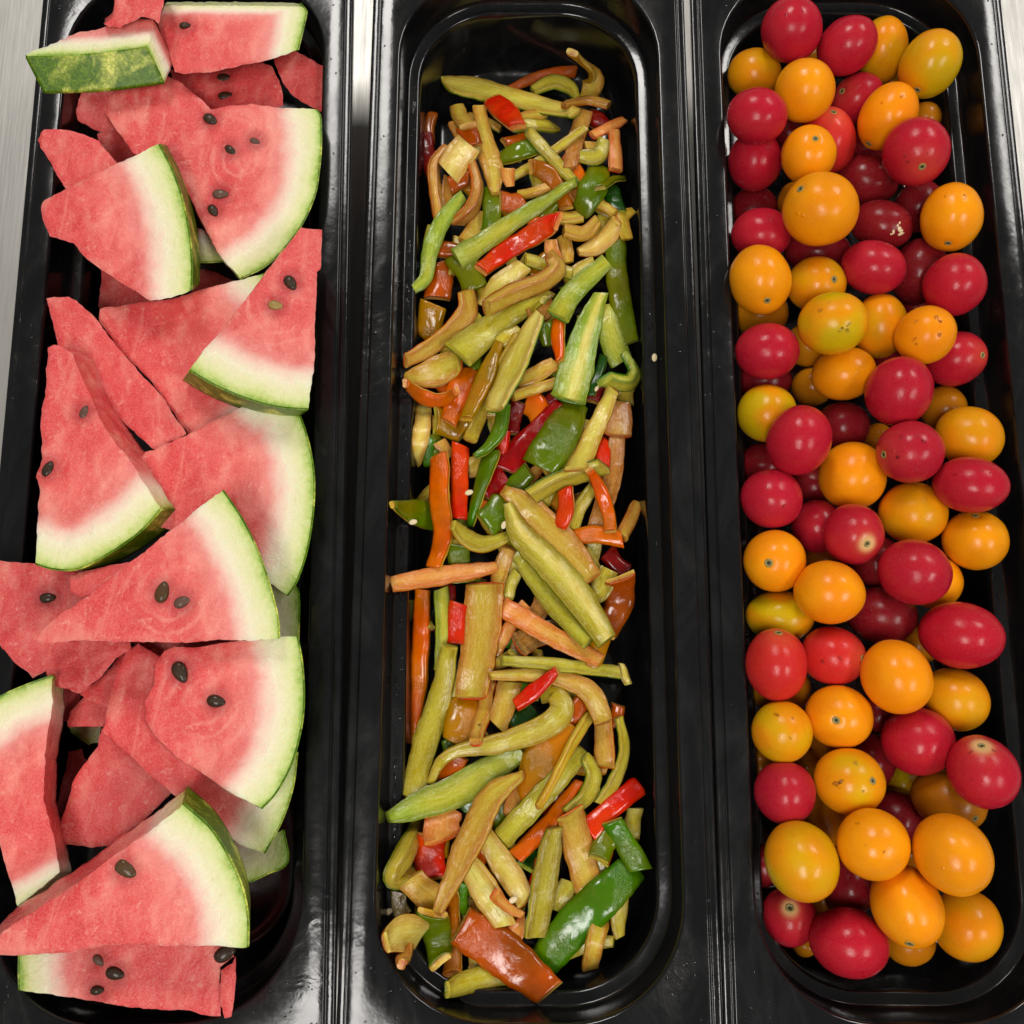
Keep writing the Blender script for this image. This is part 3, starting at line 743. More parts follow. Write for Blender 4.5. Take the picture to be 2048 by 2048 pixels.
 ('P2', [(570, 1240), (640, 1310), (740, 1345), (885, 1300)], [60, 100, 105, 60], 28, 'yg', 'am', 9, 'yellow curled pepper strip like a shallow cup, left of centre'),
 ('P2', [(410, 560), (395, 720), (370, 890)], [75, 90, 70], 0, 'cream', 'br', 7, None),
 ('P2', [(490, 780), (550, 870)], [70, 70], 0, 'tan', 'am', 5, None),
 ('P2', [(450, 750), (440, 900)], [70, 70], 180, 'lg', 'g', 4, None),
 ('P2', [(470, 660), (640, 730)], [150, 140], 180, 'yg', 'am', 4, None),
 ('P2', [(850, 960), (740, 1090)], [120, 110], 180, 'sal', 'cr', 5, None),
 ('P2', [(860, 1100), (740, 1240)], [150, 150], 180, 'yg', 'og', 6, None),
 ('P2', [(990, 940), (880, 1090)], [100, 100], 180, 'yg', 'og', 5.6, None),
 ('P2', [(225, 1570), (450, 1530), (640, 1500), (805, 1475)], [80, 105, 95, 60], 10, 'sal', 'orr', 9.4, 'long salmon-orange strip crossing the left ledge at mid pan'),
 ('P2', [(880, 1370), (840, 1470), (810, 1600)], [75, 85, 80], 0, 'tan', 'am', 8, None),
 ('P2', [(600, 1340), (610, 1490)], [120, 110], 180, 'yg', 'og', 4, None),
 ('P2', [(400, 1600), (395, 1850), (375, 2150), (345, 2440)], [85, 105, 95, 60], 160, 'yel', 'orr', 8, 'very long orange strip against the left wall, lower half'),
 ('P2', [(505, 1590), (515, 1850), (500, 2060)], [80, 80, 70], 30, 'lg', 'g', 7, None),
 ('P2', [(600, 1670), (580, 1900)], [95, 90], 180, 'sal', 'r', 6, None),
 ('P2', [(745, 1570), (720, 1880), (670, 2190)], [205, 200, 170], -17, 'tan', 'r', 10.8, 'wide flat tan pepper slab with a bright red edge'),
 ('P2', [(840, 1690), (1100, 1845), (1380, 1990)], [110, 110, 75], 10, 'sal', 'orr', 9.6, 'straight salmon strip slanting down right of the wide tan slab'),
 ('P2', [(1490, 1530), (1480, 1690), (1420, 1850)], [150, 155, 80], 172, 'tan', 'bo', 7, 'shiny brown pepper piece at the right wall, mid pan'),
 ('P2', [(1430, 1490), (1380, 1600), (1320, 1660)], [100, 110, 80], 0, 'ol', 'og', 6.6, None),
 ('P2', [(1420, 1390), (1535, 1510)], [95, 90], 180, 'br', 'dr', 6, None),
 ('P2', [(970, 1680), (870, 1830), (800, 1950)], [70, 75, 70], 10, 'sal', 'br', 8, None),
 ('P2', [(1080, 1640), (990, 1790)], [110, 110], 0, 'br', 'br', 5, None),
 ('P2', [(920, 1500), (870, 1650)], [60, 60], 0, 'yg', 'og', 7, None),
 ('P2', [(940, 1900), (1170, 1820)], [130, 120], 0, 'dk', 'bo', 5, None),
 ('P3', [(845, -75), (1150, -50), (1490, -10)], [60, 75, 70], 22, 'yg', 'og', 9.8, 'straight yellow-green strip lying crosswise below the longest strip'),
 ('P3', [(775, 10), (1000, 5), (1180, 30), (1330, 110), (1400, 265)], [50, 75, 95, 115, 100], 14, 'tan', 'br', 10, 'tan strip arching over to the right like a hook, lower half'),
 ('P3', [(1145, -20), (1020, 90), (915, 175)], [50, 85, 70], 165, 'sal', 'r', 11, 'small bright red-orange strip beside the arching tan one'),
 ('P3', [(1060, 140), (1130, 110), (1170, 200), (1080, 290), (820, 385), (600, 425), (500, 490), (440, 600)], [60, 90, 130, 130, 105, 70, 60, 45], 16, 'yg', 'am', 11.4, 'S-shaped yellow-green strip with a wide hooked upper end'),
 ('P3', [(545, -150), (500, 100), (430, 330), (330, 690)], [90, 120, 135, 140], -16, 'yg', 'og', 10.4, 'long broad olive strip standing along the left side, lower half'),
 ('P3', [(630, 140), (590, 390)], [150, 150], 180, 'tan', 'am', 6, None),
 ('P3', [(770, 30), (740, 200), (690, 370)], [80, 85, 70], -20, 'tan', 'r', 7, None),
 ('P3', [(885, 50), (850, 180), (810, 290)], [120, 120, 110], 0, 'tan', 'bo', 7, None),
 ('P3', [(890, 290), (1010, 190)], [110, 100], 180, 'lg', 'dg', 4, None),
 ('P3', [(960, 440), (800, 510), (600, 640), (350, 740), (215, 790)], [70, 135, 165, 130, 60], 6, 'lg', 'og', 11.2, 'pale fibrous green strip reaching over the left ledge'),
 ('P3', [(950, 560), (790, 670), (680, 880), (590, 1070), (480, 1310)], [50, 130, 150, 120, 60], -26, 'tan', 'br', 11.6, 'long bent tan strip with rosy skin edge, lower left of centre'),
 ('P3', [(535, 720), (510, 905)], [170, 185], 0, 'sal', 'orr', 9, 'squared orange pepper block with upright fibres, lower left'),
 ('P3', [(450, 900), (455, 1130)], [150, 150], 176, 'sal', 'r', 8, 'red-orange pepper piece, skin up, under the squared orange block'),
 ('P3', [(390, 830), (300, 1000), (245, 1120), (350, 1110)], [60, 75, 80, 60], 60, 'yg', 'og', 7, 'yellow-green folded pepper curl at the lower left ledge'),
 ('P3', [(330, 1130), (490, 1270)], [140, 140], 0, 'tan', 'am', 8.2, None),
 ('P3', [(1190, 260), (1080, 430), (1020, 600), (1010, 730)], [130, 190, 180, 90], 176, 'yel', 'am', 9, 'wide translucent amber pepper piece below the S-shaped strip'),
 ('P3', [(1315, 240), (1220, 400), (1120, 600), (1045, 730)], [65, 62, 50, 30], 40, 'yel', 'am', 10, 'thin yellow strip edging the wide amber piece'),
 ('P3', [(1285, 430), (1130, 600), (980, 760), (830, 915)], [80, 110, 115, 110], 6, 'yg', 'og', 9.4, None),
 ('P3', [(1265, 600), (1100, 820), (915, 1010)], [60, 90, 90], 160, 'tan', 'orr', 8, None),
 ('P3', [(1300, 460), (1345, 560), (1300, 680), (1190, 765)], [60, 90, 90, 55], 30, 'yg', 'og', 9.6, None),
 ('P3', [(960, 640), (880, 780)], [95, 80], 10, 'sal', 'br', 7, None),
 ('P3', [(1390, 240), (1410, 510)], [85, 95], -25, 'tan', 'orr', 8, None),
 ('P3', [(1485, 240), (1515, 420), (1460, 590), (1375, 715)], [50, 65, 75, 60], 35, 'yg', 'og', 9, 'thin green arc-shaped strip above the lower right red strip'),
 ('P3', [(1480, 170), (1475, 290)], [70, 70], 180, 'br', 'bo', 8.8, None),
 ('P3', [(1595, 620), (1440, 740), (1320, 870)], [105, 105, 120], 168, 'sal', 'r', 10, 'bright red strip, skin up, at the lower right'),
 ('P3', [(1445, 810), (1530, 950), (1605, 1085)], [105, 110, 115], 170, 'lg', 'g', 11, 'bright green strip touching the lower right wall'),
 ('P3', [(1215, 770), (1265, 970), (1320, 1190)], [145, 145, 140], 0, 'tan', 'orr', 10.2, 'wide tan strip with wood-like fibres, lower right of centre'),
 ('P3', [(1130, 850), (1090, 1050), (1060, 1250), (1020, 1450)], [90, 130, 130, 110], 28, 'ol', 'og', 10, 'long olive strip left of the wood-like tan strip'),
 ('P3', [(1560, 1070), (1420, 1210), (1250, 1370), (1060, 1600)], [150, 190, 190, 160], 178, 'lg', 'g', 10.8, 'large glossy dark green strip, skin up, slanting at lower right'),
 ('P3', [(740, 890), (850, 1060), (970, 1245)], [100, 130, 105], 4, 'cream', 'br', 10.4, 'pale pepper strip pointing to lower right, between two tan strips'),
 ('P3', [(650, 1030), (750, 1200), (860, 1390)], [100, 145, 100], -8, 'cream', 'orr', 9.4, None),
 ('P3', [(800, 1220), (950, 1330)], [70, 45], 20, 'sal', 'orr', 9.5, None),
 ('P3', [(610, 1390), (850, 1550), (1100, 1760)], [190, 210, 150], 180, 'tan', 'bo', 12, 'big glossy brown-orange strip, skin up, at the bottom of the heap'),
 ('P3', [(455, 1320), (500, 1590)], [150, 115], 178, 'yel', 'og', 9, 'green-yellow pepper tongue hanging down at lower left'),
 ('P3', [(560, 1180), (585, 1400), (560, 1660)], [60, 65, 105], 150, 'sal', 'br', 8, None),
 ('P3', [(200, 1480), (300, 1430), (400, 1440)], [90, 180, 130], 0, 'cream', 'br', 9, 'knobbly cream pepper core lump at the lower left'),
 ('P3', [(290, 1480), (285, 1600)], [110, 50], 0, 'sal', 'br', 8.8, None),
 ('P3', [(540, 1745), (680, 1690), (890, 1655)], [80, 115, 90], 8, 'yg', 'og', 9, 'lowest yellow-green strip, nearest the bottom end of the middle pan'),
 ('P3', [(1385, 1340), (1350, 1500), (1325, 1620)], [100, 95, 85], 14, 'tan', 'br', 7, None),
 ('P3', [(1500, 1220), (1480, 1350), (1490, 1450)], [80, 80, 50], 10, 'yg', 'br', 6, None),
 ('P3', [(1575, 740), (1555, 910)], [75, 80], 0, 'ol', 'og', 5, None),
 ('P3', [(1010, 970), (960, 1070)], [90, 100], 180, 'lg', 'dg', 5, None),
 ('P3', [(620, 1140), (630, 1310)], [80, 50], 180, 'lg', 'g', 6, None),
 ('P3', [(690, 640), (620, 750)], [80, 80], 180, 'lg', 'g', 5.5, None),
 ('P3', [(1060, 1010), (1010, 1170)], [65, 60], 180, 'sal', 'r', 6, None),
 ('P3', [(1220, 1150), (1130, 1300)], [95, 95], 0, 'ol', 'og', 5, None),
 ('P3', [(970, 1370), (890, 1470)], [95, 90], 0, 'sal', 'br', 7, None),
 ('P3', [(690, 1250), (720, 1360)], [60, 60], 0, 'tan', 'br', 5, None),
 ('P3', [(700, 1560), (685, 1650)], [75, 65], 0, 'cream', 'br', 5, None),
 ('P3', [(1450, 880), (1370, 1020)], [110, 110], 180, 'yg', 'og', 7, None),
 ('P3', [(1200, 1530), (1320, 1500)], [75, 70], 0, 'yg', 'og', 5, None),
 ('P3', [(1500, -50), (1535, 50)], [35, 42], 0, 'cream', 'br', 8.5, None),
 ('P3', [(270, 1200), (300, 1340)], [80, 80], 0, 'dk', 'og', 5, None),
 ('P3', [(610, 450), (490, 580)], [90, 80], 180, 'tan', 'bo', 6, None),
 ('P3', [(840, 650), (790, 840)], [150, 140], 180, 'yg', 'og', 5, None),
]
HX0, HY0, HS = -.085, -.13, .001
HW, HH = 190, 560
HM = np.full((HW, HH), -.040)
px_, rt_ = PANS[1][1], PANS[1][2]
for i in range(HW):
    for j in range(HH):
        x, y = HX0 + i * HS - px_, HY0 + j * HS - PCY
        ox, oy = abs(x), abs(y); hx_, hy_, r_0 = PIN, PLEN - .0157, IR
        qx, qy = max(ox - (hx_ - r_0), 0), max(oy - (hy_ - r_0), 0)
        din = r_0 - math.hypot(qx, qy) if (qx > 0 or qy > 0) else min(hx_ - ox, hy_ - oy)
        din = min(din, hx_ - ox, hy_ - oy)
        HM[i, j] = 0 if din < 0 else -.0215 if din < .009 else -.031 - .022 * max(0, 1 - (din - .009) / .010)
        if y > .17: HM[i, j] = min(HM[i, j], -.031 - .5 * (y - .17)) if din >= .009 else HM[i, j]
# pieces of the lower layer that show through the gaps
rf_ = random.Random(11)
FILL = []
for k in range(125):
    yy = 230 + (k + rf_.random()) * (1890 - 230) / 125
    xx = rf_.uniform(850, 1215) - (yy - 1000) * .01
    an = rf_.uniform(0, math.pi); Lh = rf_.uniform(28, 52)
    x0, y0 = (xx - 700) * S, yy * S
    dx, dy = math.cos(an) * Lh * S * .7, math.sin(an) * Lh * S
    up = rf_.random() < .4; wv_ = rf_.uniform(65, 110)
    FILL.append(('P1', [(x0 - dx, y0 - dy), (x0 + rf_.uniform(-20, 20), y0), (x0 + dx, y0 + dy)], [wv_ * .8, wv_, wv_ * .75], 180 if up else rf_.uniform(-20, 20),
                 rf_.choice(['yg', 'ol', 'ol', 'br', 'ol', 'tan', 'yg']), rf_.choice(['og', 'am', 'bo', 'g', 'orr', 'og', 'dr']), rf_.uniform(.5, 2), None))
PEP = PEP + FILL
def stamp(c, w, zt):
    for p, wi, z in zip(c, w, zt):
        r = int(wi / 2 / HS) + 0
        ci, cj = int((p.x - HX0) / HS), int((p.y - HY0) / HS)
        for a in range(-r, r + 1):
            for b in range(-r, r + 1):
                i, j = ci + a, cj + b
                if 0 <= i < HW and 0 <= j < HH and a * a + b * b <= r * r and HM[i, j] < z: HM[i, j] = z
def look(p, wi):
    r = max(1, int(wi * .38 / HS)); ci, cj = int((p.x - HX0) / HS), int((p.y - HY0) / HS)
    a = HM[max(0, ci - r):ci + r + 1, max(0, cj - r):cj + r + 1]
    return float(np.percentile(a, 80)) if a.size else -.04
def crom(pts, t):
    n = len(pts) - 1; x = min(t * n, n - 1e-6); i = int(x); f = x - i
    p = [pts[max(0, i - 1)], pts[i], pts[i + 1], pts[min(n, i + 2)]]
    return [.5 * (2 * b + (-a + c) * f + (2 * a - 5 * b + 4 * c - d) * f * f + (-a + 3 * b - 3 * c + d) * f ** 3) for a, b, c, d in zip(*p)]
def strip(crop, pts, ws, roll, fc, sk, thick=None, name='pepper_strip', rib=False):
    ppx = [cp(crop, *p) for p in pts]
    if len(ppx) == 2:      # nothing grows quite straight
        (ax, ay), (bx, by) = ppx; k = random.uniform(-.09, .09)
        ppx = [ppx[0], ((ax + bx) / 2 - (by - ay) * k, (ay + by) / 2 + (bx - ax) * k), ppx[1]]; ws = [ws[0], sum(ws) / 2 * random.uniform(.95, 1.1), ws[1]]
    Lpx = sum(math.dist(ppx[i], ppx[i + 1]) for i in range(len(ppx) - 1))
    NS = max(10, int(Lpx / 6))
    ce = [crom(ppx, i / NS) for i in range(NS + 1)]
    wpx = [crom([(w,) for w in ws], i / NS)[0] * 1.03 / S for i in range(NS + 1)]
    wob = random.random() * 40
    wpx = [w * (1 + .08 * noise.noise(Vector((i * .3, wob, 0)))) for i, w in enumerate(wpx)]
    arch = random.uniform(-.0022, .0022) * min(1, Lpx / 90)
    z = [-.02] * (NS + 1); rr = R(roll); sn, cs = abs(math.sin(rr)), abs(math.cos(rr))
    t = thick or random.uniform(.0020, .0031)
    for it in range(3):
        c = [P(q[0], q[1], zz) for q, zz in zip(ce, z)]
        wv = [wp * ((CH - zz) / math.cos(TH) / FPX) for wp, zz in zip(wpx, z)]
        edge = sn > .8
        tt = [w * .9 for w in wv] if edge else [t] * (NS + 1)       # wall thickness, strip width
        ww = [.0085] * (NS + 1) if edge else [max(.003, (w - t * sn) / max(cs, .5)) for w in wv]
        hh = [a * cs + b * sn for a, b in zip(tt, ww)]               # height of the rolled section
        base = [look(p, w) for p, w in zip(c, wv)]
        # settle: a strip is stiff, so take a straight fit through the higher supports, plus some give
        xs = np.linspace(0, 1, NS + 1); b = np.array(base)
        deg = 1 if NS < 14 else 2
        co = np.polyfit(xs, b, deg); fit = np.polyval(co, xs)
        fit = fit + max(0, np.percentile(b - fit, 75))
        z = [f + h / 2 - .0008 + arch * (1 - (2 * x - 1) ** 2) + max(0, -arch) for f, h, x in zip(fit, hh, xs)]
    c = [P(q[0], q[1], zz) for q, zz in zip(ce, z)]
    stamp(c, wv, [zz + h / 2 for zz, h in zip(z, hh)])
    org = c[len(c) // 2]; root = empty(name, org)
    sk1, sk2 = random.uniform(-.45, .45), random.uniform(-.45, .45)
    fv, fa, fcx, fuv, sv, sf, suv = [], [], [], [], [], [], []
    NF = 20; NK = 9; sd = random.random() * 50; bow = random.uniform(.05, .16) * (-1 if roll < 120 and random.random() < .25 else 1)
    lens = 0; pinks = random.uniform(-.05, .05)
    for i in range(NS + 1):
        T = (c[min(NS, i + 1)] - c[max(0, i - 1)]).normalized()
        up0 = Vector((0, 0, 1)); side = T.cross(up0).normalized(); up = side.cross(T).normalized()
        U = side * math.cos(rr) + up * math.sin(rr); V = up * math.cos(rr) - side * math.sin(rr)
        w, th = ww[i], tt[i]
        if i: lens += (c[i] - c[i - 1]).length
        e = min(i, NS - i) / 1.2
        endf = 1 if not edge else 1
        def sec(u, v, ragged=1):
            k = (2 * u / w)
            v2 = v + bow * w * .5 * (k * k - .5) * (0 if edge else 1)
            shift = T * (u * (sk1 * max(0, 1 - i / 3) - sk2 * max(0, 1 - (NS - i) / 3)))
            p = c[i] + U * u + V * v2 + shift
            q = p * 260 + Vector((sd, 0, 0)); q2 = p * 90 + Vector((0, sd, 0))
            return p + U * (.0003 * noise.noise(q) + .0005 * noise.noise(q2)) * ragged + V * (.0002 * noise.noise(q + Vector((9, 9, 9))) + .0007 * noise.noise(q2))
        rd_ = min(.0008, th * .3)
        prof = []
        for k in range(7): prof.append((-w / 2 + rd_ * .6 + (w - 1.2 * rd_) * k / 6, th / 2))
        for k in range(1, 4): prof.append((w / 2, th / 2 - th * k / 4))
        for k in range(7): prof.append((w / 2 - rd_ * .6 - (w - 1.2 * rd_) * k / 6, -th / 2))
        for k in range(1, 4): prof.append((-w / 2, -th / 2 + th * k / 4))
        for u, v in prof:
            fv.append(sec(u, v) - org); fuv.append((lens, u + (v if abs(abs(u) - w / 2) < 1e-6 else 0), v + sd))
            g = (v / th + .5)   # 1 inner, 0 at the skin
            fa.append(g)
        for lay, off in ((0, -.0001), (1, -.0008)):
            for k in range(NK):
                u = -w / 2 * 1.01 + w * 1.02 * k / (NK - 1)
                v = -th / 2 + off + (.0009 if k in (0, NK - 1) else .0002 if k in (1, NK - 2) else 0)
                sv.append(sec(u, v) - org); suv.append((lens, u, sd))
    NF = len(prof)
    ff = []
    for i in range(NS):
        for k in range(NF):
            k2 = (k + 1) % NF
            ff.append((i * NF + k, (i + 1) * NF + k, (i + 1) * NF + k2, i * NF + k2))
    ff.append(tuple(range(NF))); ff.append(tuple(NS * NF + k for k in range(NF))[::-1])
    A, B = FC[fc], SKC[sk]
    tint = [random.uniform(.92, 1.08) for _ in range(3)]
    A2 = {'yg': FC['ol'], 'ol': FC['yg'], 'tan': FC['yg'], 'br': FC['tan'], 'cream': FC['yg'], 'lg': FC['yg'], 'sal': FC['tan'], 'yel': FC['yg'], 'dk': FC['br']}[fc]
    E = {'yg': lin(150, 132, 0), 'ol': lin(128, 100, 0), 'tan': lin(176, 104, 10), 'br': lin(140, 74, 4), 'cream': lin(186, 136, 30), 'lg': lin(96, 132, 4), 'sal': lin(206, 88, 10), 'yel': lin(196, 120, 0), 'dk': lin(70, 44, 4)}[fc]
    cols = []
    for q, (g, v, uv_) in enumerate(zip(fa, fv, fuv)):
        k = q % NF; rim = .85 if k in (0, 6) else .45 if k in (1, 5) else .12 if k in (2, 4) else 0
        m1 = max(0, min(1, .35 + 1.5 * noise.noise((v + org) * 38 + Vector((sd, 1, 7))))) * .7
        m2 = min(1, g * 2.6) * (1 - rim)
        if rib and k in (2, 3): A_, m1 = FC['cream'], 0
        else: A_ = A
        cols.append(tuple(max(0, (E[m] * .8 + B[m] * .2) * (1 - m2) + (A_[m] * (1 - m1) + A2[m] * m1) * m2) * tint[m] for m in range(3)))
    shp = []
    for k in range(NF):
        a, b2 = k, (k + 1) % NF; shp.append((min(a, b2), max(a, b2))); shp.append((NS * NF + min(a, b2), NS * NF + max(a, b2)))
    fo = mesh_obj('flesh', fv, ff, MPF, root, sharp=shp); cattr(fo, 'Col', cols); vattr(fo, 'suv', fuv)
    sn_ = 2 * NK
    for i in range(NS):
        for k in range(NK - 1):
            a = i * sn_ + k; b2 = a + sn_
            sf.append((a, a + 1, b2 + 1, b2)); a += NK; b2 += NK; sf.append((a, b2, b2 + 1, a + 1))
        a = i * sn_; b2 = a + sn_; sf.append((a, b2, b2 + NK, a + NK))
        a = i * sn_ + NK - 1; b2 = a + sn_; sf.append((a, a + NK, b2 + NK, b2))
    for i in (0, NS):
        for k in range(NK - 1):
            a = i * sn_ + k; q = (a, a + NK, a + NK + 1, a + 1); sf.append(q if i == 0 else q[::-1])
    so = mesh_obj('skin', sv, sf, MPS, root)
    B2 = tuple(B[m] * tint[m] for m in range(3))
    other = {'orr': SKC['am'], 'g': SKC['og'], 'og': SKC['g'], 'bo': SKC['orr'], 'am': SKC['og'], 'r': SKC['orr']}.get(sk, B)
    cc = []
    for v in sv:
        k = max(0, min(1, .5 + 1.6 * noise.noise((v + org) * 45 + Vector((sd, 3, 1))))) * .45
        cc.append(tuple(B2[m] * (1 - k) + other[m] * k for m in range(3)))
    cattr(so, 'Col', cc); vattr(so, 'suv', suv)
    return root, ce[len(ce) // 2], org
order = sorted(range(len(PEP)), key=lambda i: PEP[i][6])
built = {}
FNAME = dict(yg='yellow-green', ol='olive', lg='light green', cream='cream', tan='tan', br='brown-orange', sal='salmon', yel='yellow', dk='dark olive')
SNAME = dict(g='green', dg='dark green', og='olive green', am='amber', orr='orange', bo='brownish', r='red', cr='crimson', dr='dark red', br='brown')
for i in order:
    c_, pts, ws, roll, fc, sk, lay, lab = PEP[i]
    built[i] = strip(c_, pts, ws, roll, fc, sk, rib=bool(lab) and (' rib ' in lab or 'folded along' in lab))
    tag(built[i][0], lab, 'pepper', 'pepper strips in the middle pan')
LAND = [i for i in built if PEP[i][7]]
used = set(PEP[i][7] for i in LAND)
SHORT = {}
def short(l):     # landmark phrase cut at its first comma / trailing place words
    l = l.split(',')[0]
    for wd in (' lying ', ' near ', ' resting ', ' slanting ', ' fanning ', ' poking ', ' crossing ', ' running ', ' tucked ', ' against ', ' reaching ', ' pointing ', ' hooking ',
               ' sticking ', ' at ', ' in the ', ' beside ', ' left of ', ' right of ', ' like ', ' leaning ', ' above ', ' touching ', ' edging ', ' below ', ' down ', ' hanging ', ' nearest ',
               ' along ', ' with a wide', ' standing '):
        l = l.split(wd)[0]
    return ' '.join(l.split()[:6])
def place(p, q):
    dx, dy = p[0] - q[0], p[1] - q[1]
    v = 'above' if dy < 0 else 'below'; h = 'left of' if dx < 0 else 'right of'
    if abs(dx) > 2.2 * abs(dy): return h
    if abs(dy) > 2.2 * abs(dx): return v
    return ('upper ' if dy < 0 else 'lower ') + h
cnt = {}
shorts = {}
for j in LAND: shorts.setdefault(short(PEP[j][7]), []).append(j)
for i in built:
    if PEP[i][7]: continue
    c_, pts, ws, roll, fc, sk, lay, _ = PEP[i]
    Lp = sum(math.dist(pts[k], pts[k + 1]) for k in range(len(pts) - 1))
    size = 'short' if Lp < 200 else 'long' if Lp > 420 else ''
    up = roll > 120
    colr = SNAME[sk] if up else FNAME[fc]
    form = 'bent' if len(pts) > 3 else 'narrow' if max(ws) < 72 else 'wide' if max(ws) > 125 else ''
    side = 'skin up' if up else 'cut edge up' if 50 < roll < 110 else 'flesh up'
    cands = sorted(LAND, key=lambda j: math.dist(built[i][1], built[j][1]))
    done = False
    if i >= len(PEP) - 125: form = (form + ' half-buried').strip()
    for j in [q for q in cands if len(shorts[short(PEP[q][7])]) == 1][:12]:
        ref = short(PEP[j][7]); rel = {'upper left of': 'up left of', 'lower left of': 'down left of', 'upper right of': 'up right of', 'lower right of': 'down right of'}
        pl = place(built[i][1], built[j][1]); pl = rel.get(pl, pl)
        lab = ' '.join(x for x in (size, form, colr, 'pepper bit' if size == 'short' else 'pepper strip') if x) + ', ' + side + ', ' + pl + ' the ' + ref
        if lab not in used and len(lab.split()) <= 16: done = True; break
    used.add(lab); built[i][0]['label'] = lab
# loose pepper seeds
def pseed(px, py, z, ang, label):
    O = P(px, py, z); root = empty('pepper_seed', O); tag(root, label, 'seed', 'loose pepper seeds')
    vs, fs = [], []
    for j in range(7):
        ph = math.pi * j / 6
        for i in range(10):
            a = 2 * math.pi * i / 10
            x, y = math.cos(ph) * .0021, math.sin(ph) * .0014 * math.cos(a)
            vs.append(Vector((x * math.cos(ang) - y * math.sin(ang), x * math.sin(ang) + y * math.cos(ang), math.sin(ph) * .0006 * math.sin(a))))
    for j in range(6):
        for i in range(10):
            k = (i + 1) % 10; fs.append((j * 10 + i, j * 10 + k, (j + 1) * 10 + k, (j + 1) * 10 + i))
    mesh_obj('seed_coat', vs, fs, MWS, root)
pseed(1309, 715, -.009, 1.5, 'lone pale pepper seed stuck on the right inner wall of the middle pan')
pseed(777, 1824, -.0215, .6, 'round cream pepper seed on the wet left ledge near the lower end')

for sx_, sy_, sz_, sa_, sl_ in ((938, 985, None, .3, 'tiny pale seed on the red strip right of the long orange strip'), (1008, 1050, None, 1.2, 'tiny pale seed beside the crimson strip tip'),
                          (826, 1044, None, .2, 'tiny pale seed lying on the olive leaf-shaped tip'), (925, 437, None, .9, 'tiny pale seed left of the long straight green strip'),
                          (1026, 1800, None, .5, 'tiny pale seed in the gap right of the pale lower strip'), (1192, 776, None, 1.0, 'tiny pale seed by the broad bright green slab end')):
    q_ = P(sx_, sy_, -.012); h_ = look(q_, .002); pseed(sx_, sy_, h_ + .0006, sa_, sl_)

